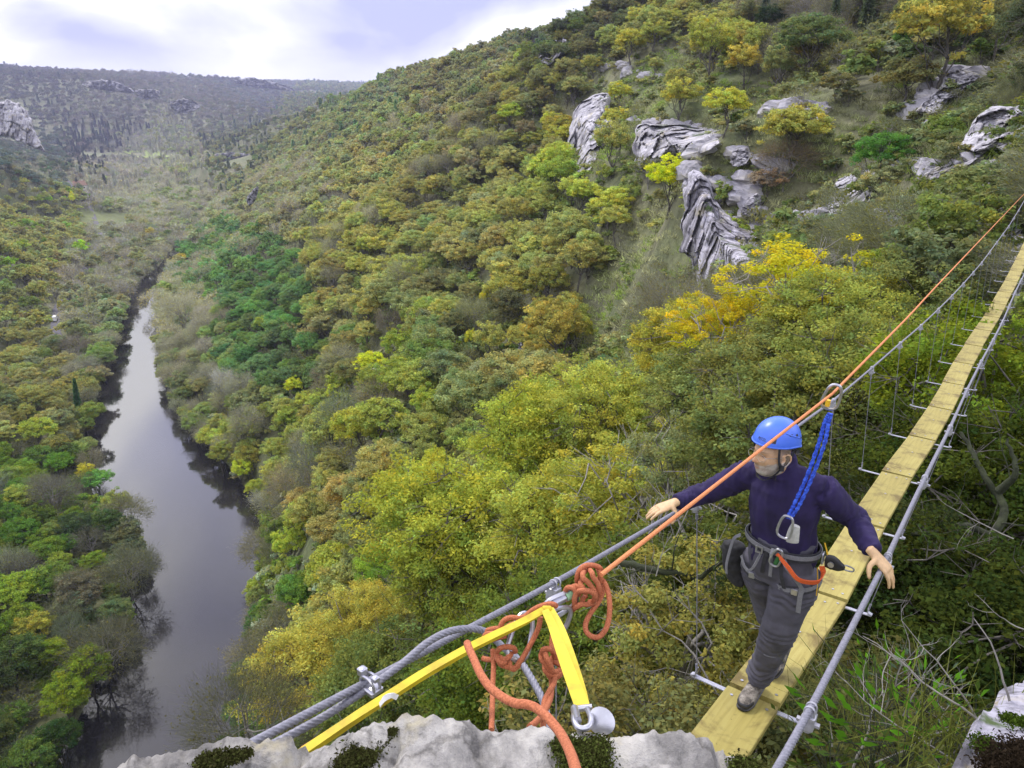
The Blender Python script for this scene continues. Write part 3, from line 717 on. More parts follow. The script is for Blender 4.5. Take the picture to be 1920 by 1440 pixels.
NEAR = [  # px, py, t (distance), height, width, kind, rgb, label
 (1490,585,33,8.5,1.3,'airy',(206,176,34),'big golden yellow tree under the safety rope'),
 (1560,620,31,8,1.1,'broad',(128,135,52),'olive tree right of the golden yellow tree'),
 (1365,640,34,6.5,1.0,'airy',(204,160,30),'smaller golden tree left of the big golden yellow one'),
 (1000,830,46,11,1.1,'broad',(150,158,52),'yellow green treetop at the middle of the picture'),
 (1150,780,44,10,1.0,'broad',(158,162,62),'tall pale yellow treetop rising right of the middle'),
 (900,970,40,11,1.15,'broad',(142,150,48),'broad yellow green crown left of the orange knot'),
 (1060,1000,34,9.5,1.2,'broad',(148,150,52),'yellow green crown above the steel cable'),
 (850,1100,38,9,1.0,'broad',(128,138,48),'olive green crown behind the cable loop'),
 (1215,960,30,8,1.2,'airy',(150,146,52),'yellowish brown crown behind the outstretched right hand'),
 (1330,760,34,8,1.2,'broad',(112,124,60),'grey green crown left of the blue helmet'),
 (1460,740,30,8,1.2,'broad',(112,116,54),'olive brown crown behind the helmet'),
 (1290,880,26,6,1.0,'airy',(120,126,74),'thin grey green tree between the hand and the helmet'),
 (1620,740,25,8,1.1,'broad',(115,122,50),'olive crown behind the blue lanyard'),
 (1500,850,24,8,1.2,'broad',(100,108,48),'dull green crown behind the shoulder of the walker'),
 (1700,600,32,8,1.2,'broad',(105,114,55),'grey olive crown left of the far planks'),
 (1600,510,42,5,1.2,'airy',(112,118,84),'lichen grey tree below the pale boulders'),
 (1760,510,36,4.5,1.2,'airy',(104,110,80),'grey tangled tree left of the far end of the bridge'),
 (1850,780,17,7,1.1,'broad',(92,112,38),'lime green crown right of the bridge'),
 (1890,950,14,6,1.1,'broad',(56,72,30),'dark green crown at the right edge'),  # right side crowns: deep shade painted into already dark greens
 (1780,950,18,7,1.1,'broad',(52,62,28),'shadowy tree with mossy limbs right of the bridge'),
 (1330,1080,18,7,1.1,'airy',(82,92,36),'mossy leafy tree below the walker and the left cable'),
 (1180,1200,20,7,1.1,'broad',(88,102,44),'green crown right of the hanging rope loop'),
 (1280,1230,14,5.5,1.1,'airy',(128,116,50),'ochre leaved bush left of the first planks'),
 (1050,1250,22,7.5,1.1,'broad',(84,104,46),'green crown behind the yellow sling'),
 (930,1290,26,8,1.1,'broad',(82,104,44),'dark olive crown behind the hanging orange ropes'),
 (1700,1130,12,5,1.1,'broad',(50,58,26),'dim brown green bush right of the right hand cable'),  # right thicket again, tint lowered to stand for shade
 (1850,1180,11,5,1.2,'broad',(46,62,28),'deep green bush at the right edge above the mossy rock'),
 (1560,1380,8,3,1.2,'shrub',(74,74,36),'low brown green shrub under the right hand cable'),
 (1240,1400,10,3.4,1.2,'shrub',(105,96,48),'brown shrub just beyond the boulder edge'),
 (700,1330,34,9,1.1,'broad',(96,110,48),'olive crown just above the yellow sling'),
 (460,1370,60,11,1.0,'bare',(100,100,76),'brown grey bare tree at the right bank near the boulder'),
]
# ---------------------------------------------------------------- forest layout
def lod_for(t): return 0 if t < 88 else (1 if t < 330 else 2)
def collect_trees():
    rg = np.random.default_rng(11); T = []   # dict x,y,z,h,w,kind,rgb,label,t
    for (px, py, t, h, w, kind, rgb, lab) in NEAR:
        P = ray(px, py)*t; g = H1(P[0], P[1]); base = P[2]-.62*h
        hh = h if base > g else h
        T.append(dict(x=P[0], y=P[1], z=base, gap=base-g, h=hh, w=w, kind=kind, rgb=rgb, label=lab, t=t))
    for (px, py, h, w, kind, rgb, lab) in SPECIAL:
        P = hit(px, py, .62*h, 20)
        if P is None: continue
        x_, y_ = P[0], P[1]; sg = -1 if px < 330 else 1
        for _ in range(60):
            if river_dist(np.array([x_]), np.array([y_]))[0][0] > -.5: break
            x_ += sg*.5
        P = np.array([x_, y_, P[2]]); t = P[1]*CP-P[2]*SP
        T.append(dict(x=P[0], y=P[1], z=H1(P[0], P[1]), gap=0, h=h, w=w, kind=kind, rgb=rgb, label=lab, t=t))
    fix = np.array([(q['x'], q['y'], q['h']*.3*q['w']) for q in T])
    SPX = []
    for q in T:
        if q['t'] < 62: continue
        a, b, d_ = project(np.array([q['x'], q['y'], q['z']+.62*q['h']])); SPX.append((a, b, q['t'], F_PX*.36*q['h']*q['w']/d_))
    SPX += [(1330,440,94,62),(1385,500,90,66),(1345,540,90,50),(1105,260,166,55),(1860,240,60,62),(1810,270,60,40),(1260,262,147,36),(1310,262,147,30),(1600,365,72,42),(1775,165,74,36),(30,225,700,40)]
    SPX = np.array(SPX)
    cand = []
    for (r0, r1, sp, hs) in [(14, 330, 6.0, 1.0), (330, 900, 7.0, 1.0), (900, 1900, 10.5, 1.3), (1900, 3600, 17, 2.1), (3600, 6500, 36, 3.6)]:
        n = int(r1/sp)+1; gx, gy = np.meshgrid(np.arange(-n, n+1), np.arange(-2, n+1))
        X = (gx+rg.uniform(-.42, .42, gx.shape))*sp; Y = (gy+rg.uniform(-.42, .42, gx.shape))*sp
        r = np.hypot(X, Y); m = (r > r0) & (r <= r1) & (np.abs(np.arctan2(X, Y)) < R_(47)); X, Y = X[m], Y[m]
        d, s = river_dist(X, Y); m = d > .4; X, Y, d = X[m], Y[m], d[m]
        Z = H(X, Y); px, py, t = project(np.stack([X, Y, Z+3], -1))
        m = (px > -250) & (px < 2170) & (py > -300) & (py < 1750); X, Y, Z, px, py, t, d = [q[m] for q in (X, Y, Z, px, py, t, d)]
        cand.append(np.stack([X, Y, Z, px, py, t, np.full(len(X), hs), d], -1))
    # a dense row of trees leaning over both banks
    Pb = spline([Vector((a, b, 0)) for a, b in RIV], 10); Wb = lerp_list(list(RHW), len(Pb)); fb = frames(Pb, False, (0, 0, 1)); acc = 0; last = Pb[0]
    bx = []
    for k, p in enumerate(Pb):
        if p.y < 60 or p.y > 1000: continue
        if (p-last).length < 4.2: continue
        last = p
        for sg in (-1, 1):
            q = p+fb[k][2]*sg*(Wb[k]+rg.uniform(-.8, 2.0))+Vector((rg.normal(), rg.normal(), 0)); bx.append((q.x, q.y))
    bx = np.array(bx); Z = H(bx[:, 0], bx[:, 1]); px, py, t = project(np.stack([bx[:, 0], bx[:, 1], Z+3], -1)); cand.append(np.stack([bx[:, 0], bx[:, 1], np.maximum(Z, -99.5), px, py, t, np.full(len(Z), .999), np.full(len(Z), 20.)], -1))
    cand = np.concatenate(cand)
    e = 1.0
    for (x, y, z, px, py, t, hs, d) in cand:
        if t < 120 and (np.hypot(fix[:, 0]-x, fix[:, 1]-y) < fix[:, 2]+1.5).any(): continue
        if t < 45: continue
        if t >= 120 and (np.hypot(fix[:, 0]-x, fix[:, 1]-y) < fix[:, 2]*.8).any(): continue
        # stay off the road and the strip of bare ground beside it
        if near_road(x, y) < 3.8: continue
        keep = 1.0
        for k, poly in ZONES:
            if in_poly(px, py, poly): keep = k; break
        if rg.random() > keep: continue
        if len(SPX) and hs >= .99 and hs <= 1.0:
            dp = np.hypot(SPX[:, 0]-px, SPX[:, 1]-py+F_PX*2.5/t); rc = F_PX*3.6/t
            if ((SPX[:, 2] > t-2) & (SPX[:, 2] < t+60) & (dp < rc*.8+SPX[:, 3]*.75)).any(): continue
        kind, rgb = pick_style(px, py, rg)
        h = (rg.uniform(6.5, 11.5) if kind != 'shrub' else rg.uniform(3, 5))*(1 if hs <= 1 else hs*.8)
        if keep < .3: h *= .7
        if d < 10: h *= .85
        if kind == 'poplar': h *= 1.25
        if kind == 'conifer': h *= 1.2
        w = rg.uniform(.85, 1.25) if kind != 'conifer' else .9
        T.append(dict(x=x, y=y, z=z, gap=0, h=h, w=w, kind=kind, rgb=rgb, label=None, t=t))
    return T
def visible_area(T):
    """splat crowns as discs in a small z-buffer; returns pixel counts per tree"""
    W, Hh, S = 480, 360, 4.0; buf = np.full((Hh, W), 1e9); idb = np.full((Hh, W), -1)
    # terrain depth as a background
    gx, gy = np.meshgrid((np.arange(0, W, 4)+2)*S, (np.arange(0, Hh, 4)+2)*S)
    order = np.argsort([-q['t'] for q in T])
    for i in order:
        q = T[i]; P = np.array([q['x'], q['y'], q['z']+.62*q['h']]); px, py, d = project(P)
        r = F_PX*q['h']*.36*q['w']/d; cx, cy, rr = px/S, py/S, r/S
        x0, x1 = int(max(0, cx-rr)), int(min(W, cx+rr+1)); y0, y1 = int(max(0, cy-rr)), int(min(Hh, cy+rr+1))
        if x0 >= x1 or y0 >= y1: continue
        yy, xx = np.mgrid[y0:y1, x0:x1]; m = (xx+.5-cx)**2+(yy+.5-cy)**2 <= rr*rr
        idb[y0:y1, x0:x1][m] = i
    # occlusion by the ground
    cnt = np.bincount(idb[idb >= 0], minlength=len(T)).astype(float)
    return cnt
def hue_word(rgb, kind):
    r, g, b = rgb
    import colorsys
    h, s, v = colorsys.rgb_to_hsv(r/255, g/255, b/255); h *= 360
    if kind in ('bare', 'poplar'): return 'pale grey leafless' if v > .55 else 'brown grey leafless'
    if kind == 'conifer': return 'dark green needled'
    if s < .25: return 'greyish green'
    if h < 47: return 'rusty ochre' if v < .62 else 'golden orange'
    if h < 56: return 'brownish ochre' if v < .53 else 'ochre yellow'
    if h < 64: return 'olive' if v < .52 else 'pale olive yellow'
    if h < 80: return 'mossy olive green' if v < .52 else 'yellow green'
    return 'deep green' if v < .46 else 'fresh green'
LAND = [  # landmarks for telling trees apart
 ('the tall white cliff face', 1100, 250), ('the streaked grey cliff', 1340, 440), ('the lemon yellow tree', 1255, 320), ('the round dark evergreen', 1445, 35),
 ('the big cliff at the right', 1850, 240), ('the pale boulders of the spur', 1600, 340), ('the golden tree at the river bend', 330, 485), ('the meadow', 190, 415),
 ('the white van', 131, 588), ('the roadside house', 155, 345), ('the far left cliff', 30, 220), ('the vivid yellow treetop', 700, 678),
 ('the rusty ochre tree', 1045, 610), ('the thin rock pillar', 985, 620), ('the tiny golden tree', 905, 558), ('the pale leafless tree', 345, 580),
 ('the leaning yellow tree', 455, 880), ('the dark spruce', 140, 740), ('the fresh green leaning tree', 215, 905), ('the lower left round tree', 165, 1255),
 ('the dark green wood', 480, 600), ('the golden ochre tree', 600, 1250), ('the tall meadow tree', 155, 465), ('the grey bare tree over the bank', 500, 950),
 ('the skyline dip', 600, 190), ('the middle of the right slope', 700, 420), ('the rocky notch on the skyline', 1040, 90), ('the top right corner', 1880, 20), ('the top right ochre tree', 1775, 50),
 ('the dark limbed tree', 720, 780), ('the golden yellow tree', 1440, 560), ('the left edge bush', 75, 805), ('the bright strip of field', 290, 292), ('the slim yellow tree', 882, 635)]
ORD = ['', 'second ', 'third ', 'fourth ', 'fifth ', 'sixth ', 'seventh ', 'eighth ', 'ninth ', 'tenth ', 'eleventh ', 'twelfth ', 'thirteenth ', 'fourteenth ', 'fifteenth ', 'sixteenth ']
def make_labels(sel):
    groups = {}
    for q in sel:
        if q['label']: continue
        px, py, d = project(np.array([q['x'], q['y'], q['z']+.62*q['h']])); L = [(math.hypot(px-x, py-y), n, x, y) for n, x, y in LAND]; dd, n, x, y = min(L)
        dx, dy = px-x, py-y
        side = ('right of' if dx > 0 else 'left of') if abs(dx) > abs(dy)*1.7 else (('above' if dy < 0 else 'below') if abs(dy) > abs(dx)*1.7 else (('up and ' if dy < 0 else 'down and ')+('right of' if dx > 0 else 'left of')))
        word = hue_word(q['rgb'], q['kind']); noun = {'shrub': 'shrub', 'conifer': 'conifer', 'poplar': 'poplar'}.get(q['kind'], 'tree')
        groups.setdefault((word, noun, side, n), []).append((dd, id(q), q))
    for (word, noun, side, n), L in groups.items():
        L.sort()
        for k, (_, _, q) in enumerate(L):
            q['label'] = f"{word} {noun} {ORD[min(k, 15)]}nearest {side} {n}" if len(L) > 1 else f"{word} {noun} {side} {n}"
def near_road(x, y): return np.min(np.hypot(ROADP[:, 0]-x, ROADP[:, 1]-y))
def build_forest():
    build_templates(); T = collect_trees(); cnt = visible_area(T); rg = np.random.default_rng(5)
    order = np.argsort(-cnt); lab = [i for i in range(len(T)) if T[i]['label']]; pick = list(lab)
    for i in order:
        if len(pick) >= 290: break
        if T[i]['label'] is None and cnt[i] > 0: pick.append(int(i))
    ps = set(pick); sel = [T[i] for i in pick]; rest = [T[i] for i in range(len(T)) if i not in ps]; make_labels(sel)
    names = {'broad': 'broadleaf_tree', 'airy': 'sparse_tree', 'bare': 'leafless_tree', 'poplar': 'poplar_tree', 'conifer': 'conifer_tree', 'shrub': 'shrub'}
    for q in sel:
        lod = lod_for(q['t']); key = (q['kind'], lod)
        if key not in TEMPL: key = (q['kind'], 1)
        tm, cm, _ = TEMPL[key][int(rg.integers(len(TEMPL[key])))]
        s = q['h']/10; root = empty(names[q['kind']], (q['x'], q['y'], q['z'])); root.rotation_euler = (0, 0, rg.uniform(0, 6.28)); root.scale = (s*q['w'], s*q['w'], s)
        kw = 'shrub' if q['kind'] == 'shrub' else 'tree'
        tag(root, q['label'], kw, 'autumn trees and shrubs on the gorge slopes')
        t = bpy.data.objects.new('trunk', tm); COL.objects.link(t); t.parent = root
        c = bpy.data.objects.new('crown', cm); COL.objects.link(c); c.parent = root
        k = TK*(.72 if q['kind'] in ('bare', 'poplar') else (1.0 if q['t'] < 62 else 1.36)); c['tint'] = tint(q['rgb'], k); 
        if q['gap'] > 1.0:   # tall stem reaching the steep ground
            mb = MB(); P, rr = limb(rg, (0, 0, -(q['gap']+1.5)/s), (0, 0, -.8), .26, .2, 7, 5, .03, 0); mb.tube(P, rr, 7, caps=False)
            me = bpy.data.meshes.new('trunk'); me.from_pydata(mb.v, [], mb.f); me.materials.append(M['bark']); me.update(); o = bpy.data.objects.new('lower_trunk', me); COL.objects.link(o); o.parent = root
    # the rest of the wood: one object of instances
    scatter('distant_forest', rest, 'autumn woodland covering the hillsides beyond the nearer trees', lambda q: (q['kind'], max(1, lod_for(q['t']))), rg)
    print('trees', len(sel), 'forest', len(rest))
    return sel
def scatter(name, items, label, keyf, rg, kfun=None):
    tc = bpy.data.collections.new(name+'_templates'); idx = {}; n = 0
    for key in TEMPL:
        for k, t in enumerate(TEMPL[key]):
            if t[2] is None and key[1] == 0: continue
            o = bpy.data.objects.new('%s_t%03d' % (name[:6], n), t[2]); tc.objects.link(o); idx.setdefault(key, []).append(n); n += 1
    N = len(items); V = np.array([(q['x'], q['y'], q['z']) for q in items], np.float32)
    me = bpy.data.meshes.new(name); me.vertices.add(N); me.vertices.foreach_set('co', V.ravel())
    def at_(n_, ty, dat, f):
        a = me.attributes.new(n_, ty, 'POINT'); a.data.foreach_set(f, np.asarray(dat).ravel())
    ii = []; sc = []; ro = []; ti = []
    for q in items:
        key = keyf(q); key = key if key in idx else (key[0], 1); L = idx[key]; ii.append(L[int(rg.integers(len(L)))])
        s = q['h']/10; sc.append((s*q['w'], s*q['w'], s)); ro.append((0, 0, rg.uniform(0, 6.28)))
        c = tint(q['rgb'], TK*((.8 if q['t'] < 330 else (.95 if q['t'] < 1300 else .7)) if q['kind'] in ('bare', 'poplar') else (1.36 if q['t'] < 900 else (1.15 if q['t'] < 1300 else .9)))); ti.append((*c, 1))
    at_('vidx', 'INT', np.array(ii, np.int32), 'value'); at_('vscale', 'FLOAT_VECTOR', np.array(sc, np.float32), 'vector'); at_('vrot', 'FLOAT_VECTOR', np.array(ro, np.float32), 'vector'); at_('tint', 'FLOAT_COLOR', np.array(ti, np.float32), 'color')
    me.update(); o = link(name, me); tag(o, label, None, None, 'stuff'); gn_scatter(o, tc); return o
def gn_scatter(o, tc):
    name = o.name; g = bpy.data.node_groups.new(name, 'GeometryNodeTree'); g.interface.new_socket('Geometry', in_out='INPUT', socket_type='NodeSocketGeometry'); g.interface.new_socket('Geometry', in_out='OUTPUT', socket_type='NodeSocketGeometry')
    a = g.nodes.new('NodeGroupInput'); z = g.nodes.new('NodeGroupOutput'); ip = g.nodes.new('GeometryNodeInstanceOnPoints'); ci = g.nodes.new('GeometryNodeCollectionInfo')
    ci.inputs['Collection'].default_value = tc; ci.inputs['Separate Children'].default_value = True; ci.inputs['Reset Children'].default_value = True
    ip.inputs['Pick Instance'].default_value = True
    def na(n_, ty):
        q = g.nodes.new('GeometryNodeInputNamedAttribute'); q.data_type = ty; q.inputs['Name'].default_value = n_; return [s for s in q.outputs if s.enabled and s.name == 'Attribute'][0]
    g.links.new(a.outputs[0], ip.inputs['Points']); g.links.new(ci.outputs[0], ip.inputs['Instance']); g.links.new(na('vidx', 'INT'), ip.inputs['Instance Index'])
    g.links.new(na('vscale', 'FLOAT_VECTOR'), ip.inputs['Scale']); g.links.new(na('vrot', 'FLOAT_VECTOR'), ip.inputs['Rotation']); g.links.new(ip.outputs[0], z.inputs[0])
    md = o.modifiers.new('scatter', 'NODES'); md.node_group = g; return o
def build_grass():
    rg = np.random.default_rng(29); L = []; sp = 1.25; n = int(240/sp); gx, gy = np.meshgrid(np.arange(-n, n+1), np.arange(0, n+1)); X = (gx+rg.uniform(-.5, .5, gx.shape))*sp; Y = (gy+rg.uniform(-.5, .5, gx.shape))*sp
    r = np.hypot(X, Y); m = (r > 38) & (r < 240) & (np.abs(np.arctan2(X, Y)) < R_(46)); X, Y = X[m], Y[m]; Z = H(X, Y); px, py, t = project(np.stack([X, Y, Z], -1)); m = (px > 940) & (px < 2050) & (py > 20) & (py < 800)
    p1 = fbm(X/11, Y/11, 3, 50); p2 = fbm(X/4, Y/4, 2, 60)
    for x, y, z, a, b, tt, q1, q2 in zip(X[m], Y[m], Z[m], px[m], py[m], t[m], p1[m], p2[m]):
        if not any(in_poly(a, b, ZONES[k][1]) for k in (0, 2, 1)): continue
        if q2 < -.12: continue
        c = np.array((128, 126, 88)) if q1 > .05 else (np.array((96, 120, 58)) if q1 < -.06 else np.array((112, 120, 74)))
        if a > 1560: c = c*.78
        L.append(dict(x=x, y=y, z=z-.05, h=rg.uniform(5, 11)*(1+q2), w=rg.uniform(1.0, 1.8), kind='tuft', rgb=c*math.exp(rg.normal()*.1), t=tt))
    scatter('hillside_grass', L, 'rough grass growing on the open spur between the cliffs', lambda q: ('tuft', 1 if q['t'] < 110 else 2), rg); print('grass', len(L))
def build_stones():
    rg = np.random.default_rng(41); N = 5; tc = bpy.data.collections.new('stone_templates')
    for k in range(N):
        V = []; F = []; n1, n2 = 16, 9
        for i in range(n2+1):
            for j in range(n1):
                th = math.pi*i/n2; ph = 2*math.pi*j/n1; d = Vector((math.sin(th)*math.cos(ph), math.sin(th)*math.sin(ph), math.cos(th)))
                q = max(abs(d.x), abs(d.y), abs(d.z)); r = (.55+.45/q*.75)*(1+.35*fn3(d*1.3+Vector((k*5, 0, 0)), 1.2, 3)+.10*fn3(d*5, 1.0, 2)); V.append(d*r*.5)
        for i in range(n2):
            for j in range(n1): q = (j+1) % n1; F.append((i*n1+j, (i+1)*n1+j, (i+1)*n1+q, i*n1+q))
        me = bpy.data.meshes.new('stone'); me.from_pydata([tuple(v) for v in V], [], F); me.materials.append(M['cliff']); me.update(); o = bpy.data.objects.new('stone_t%d' % k, me); tc.objects.link(o)
    L = []
    lines = [[(1180,225),(1230,238),(1300,244),(1350,262)],[(1200,262),(1260,272),(1330,280)],[(1440,212),(1500,206),(1550,208)],[(1380,290),(1420,300),(1460,312),(1400,345)],[(1390,370),(1440,420),(1500,420)],[(1290,320),(1340,345),(1400,360),(1420,400)],[(1300,340),(1370,420),(1440,455)],[(1540,400),(1600,420),(1660,410)],[(1700,300),(1760,330),(1800,320)],[(1720,210),(1790,150),(1830,140)],[(1790,290),(1840,320),(1900,330)],[(1680,420),(1740,440),(1800,430)],[(1100,120),(1180,130),(1250,150)],[(1740,260),(1800,240)],[(1850,330),(1900,380)],[(1200,300),(1250,330)]]
    for l in lines:
        for a, b in zip(l[:-1], l[1:]):
            n = int(math.hypot(b[0]-a[0], b[1]-a[1])/7)
            for k in range(n):
                u = rg.random(); P = hit(a[0]+(b[0]-a[0])*u+rg.normal()*5, a[1]+(b[1]-a[1])*u+rg.normal()*4, 0, 30)
                if P is not None: L.append((P, rg.uniform(.5, 1)**2*3.2*min(1.3, P[1]/90)))
    V = np.array([(p[0], p[1], H1(p[0], p[1])) for p, s in L]); me = bpy.data.meshes.new('stones'); me.vertices.add(len(V)); me.vertices.foreach_set('co', V.astype(np.float32).ravel())
    for nm, ty, fld, dat in (('vidx', 'INT', 'value', rg.integers(0, N, len(V)).astype(np.int32)), ('vscale', 'FLOAT_VECTOR', 'vector', np.array([(s*rg.uniform(.9, 1.9), s, s*rg.uniform(.5, 1.0)) for p, s in L], np.float32)), ('vrot', 'FLOAT_VECTOR', 'vector', np.array([(rg.uniform(-.3, .3), rg.uniform(-.3, .3), rg.uniform(-.5, .5)-.3) for _ in L], np.float32))):
        a = me.attributes.new(nm, ty, 'POINT'); a.data.foreach_set(fld, dat.ravel())
    o = link('scattered_stones', me); tag(o, 'pale broken stones and ledges scattered over the grassy spur', None, None, 'stuff'); gn_scatter(o, tc)
def build_undergrowth():
    rg = np.random.default_rng(23); L = []
    for (r0, r1, sp, h0, h1) in [(5, 30, 1.1, .6, 1.5), (30, 110, 2.4, 1.2, 2.8), (110, 300, 4.2, 1.6, 3.4)]:
        n = int(r1/sp)+1; gx, gy = np.meshgrid(np.arange(-n, n+1), np.arange(0, n+1)); X = (gx+rg.uniform(-.5, .5, gx.shape))*sp; Y = (gy+rg.uniform(-.5, .5, gx.shape))*sp
        r = np.hypot(X, Y); m = (r > r0) & (r <= r1) & (np.abs(np.arctan2(X, Y)) < R_(46)); X, Y = X[m], Y[m]; d, s = river_dist(X, Y); m = d > .5; X, Y, d = X[m], Y[m], d[m]
        Z = H(X, Y); px, py, t = project(np.stack([X, Y, Z], -1)); m = (px > -150) & (px < 2070) & (py > -100) & (py < 1700)
        patch = fbm(X/14, Y/14, 3, 77)
        for x, y, z, a, b, tt, p in zip(X[m], Y[m], Z[m], px[m], py[m], t[m], patch[m]):
            grassy = any(in_poly(a, b, ZONES[k][1]) for k in (0, 2))
            if grassy and rg.random() < (.04 if p > 0 else .34): continue
            if z > -99 and near_road(x, y) < 4: continue
            _, rgb = pick_style(a, b, rg)
            rgb = np.array(rgb)*.62+np.array((88, 102, 50))*.38
            if grassy: rgb = rgb*.6+np.array([(118, 120, 78), (90, 112, 58), (128, 122, 88)][rg.integers(3)])*.4
            h = rg.uniform(h0, h1)*(1 if not grassy else .65)
            k = 'shrub' if rg.random() < .8 else 'bare'
            if k == 'bare': h *= 1.2; rgb = rgb*.4+np.array((130, 126, 105))*.6
            L.append(dict(x=x, y=y, z=z-.1*h, h=h*1.6, w=rg.uniform(.9, 1.5), kind=k, rgb=rgb, t=tt))
    scatter('undergrowth', L, 'scrub, bramble and grass tufts covering the slopes between the trees', lambda q: (q['kind'], 1 if q['t'] < 60 else 2), rg); print('undergrowth', len(L))
# ---------------------------------------------------------------- rock outcrops
def fn3(p, s, o=4): return noise.fractal(Vector(p)*s, 1.0, 2.0, o, noise_basis='PERLIN_ORIGINAL')
def outcrop(name, poly, t, mat, label, bulge=.12, back=.5, rough=.07, flute=(1, 1, .35), na=110, nr=34, seed=0, cat='cliff', parent=None, crack=1.0, auto=0.0, amix=.75):
    """rock mass whose silhouette follows poly (px, py[, t]); front is displaced stone, the back runs into the hill"""
    if auto:
        hc_ = [hit(cx, cy, 0, 25) for cx, cy in [(sum(p[0] for p in poly)/len(poly), sum(p[1] for p in poly)/len(poly)+dy) for dy in (0, 6)]]; hc_ = [q[1]*CP-q[2]*SP for q in hc_ if q is not None]
        if hc_: t = min(hc_)*auto
    def tv(p):
        if not auto: return p[2] if len(p) > 2 else t
        q = hit(p[0], p[1], 0, 25); q = t if q is None else (q[1]*CP-q[2]*SP)*auto
        return min(t*(1-amix)+amix*min(max(q, t*.85), t*1.25), q)
    P = [at(p[0], p[1], tv(p)) for p in poly]; O = spline(P, max(2, na//len(P)), True); n = len(O)
    C = sum(O, Vector())/n; size = sum((p-C).length for p in O)/n
    view = C.normalized(); out = Vector((-view.x, -view.y, -view.z*.3)).normalized()
    V = []; F = []
    rows = [k/nr for k in range(nr+1)]
    for rho in rows:
        for k, p in enumerate(O):
            q = C.lerp(p, rho); e = max(0.0, 1-rho**2.6)
            w = Vector((q.x*flute[0], q.y*flute[1], q.z*flute[2])); s = 1.0/size
            f = fn3(w+Vector((seed*17., 0, 0)), 2.2*s, 5); rid = 1-abs(noise.noise(w*(3.2*s)+Vector((seed, 9, 2))))*2
            rid2 = 1-abs(noise.noise(w*(8.5*s)+Vector((3, seed, 5))))*2
            st = math.sin((q.z*6.5*s+fn3(q, 1.3*s, 2)*2.2)*3)*.25
            vd, vp = noise.voronoi(w*(2.6*s)+Vector((seed, 1, 4))); vd2, vp2 = noise.voronoi(w*(7*s)+Vector((4, seed, 2))); cell = noise.cell(vp[0]*3.3)*1.0; cell2 = noise.cell(vp2[0]*3.1)
            d = bulge*size*e**.35+size*rough*(f*1.2+rid*.3*crack+cell*1.5+cell2*.6-max(0, .10-(vd[1]-vd[0]))*7-max(0, .12-(vd2[1]-vd2[0]))*2.5+st*.12)*(1.0 if rho < .97 else .3)
            edge = size*.16*fn3(q+Vector((7, seed, 3)), 4*s, 4)*(rho**6)
            V.append(q+out*d+(p-C).normalized()*edge)
    m = len(O)
    for b in (.15, .5, 1.0):
        for k, p in enumerate(O):
            q = p-out*(back*size*b); q = q+(C-p)*(.12*b); 
            V.append(q+Vector((fn3(p, 3/size, 3), fn3(p+Vector((9, 9, 9)), 3/size, 3), 0))*size*.06)
    R = nr+4
    for a in range(R-1):
        for k in range(m):
            j = (k+1) % m; F.append((a*m+k, a*m+j, (a+1)*m+j, (a+1)*m+k))
    F.append(tuple((R-1)*m+k for k in range(m)))
    me = bpy.data.meshes.new(name); me.from_pydata([tuple(v) for v in V], [], F); me.materials.append(M[mat]); me.update()
    bmf = me; o = link(name, me, parent, True)
    try: me.set_sharp_from_angle(angle=R_(38))
    except Exception: pass
    if parent is None: tag(o, label, cat, 'limestone outcrops on the gorge side')
    return o
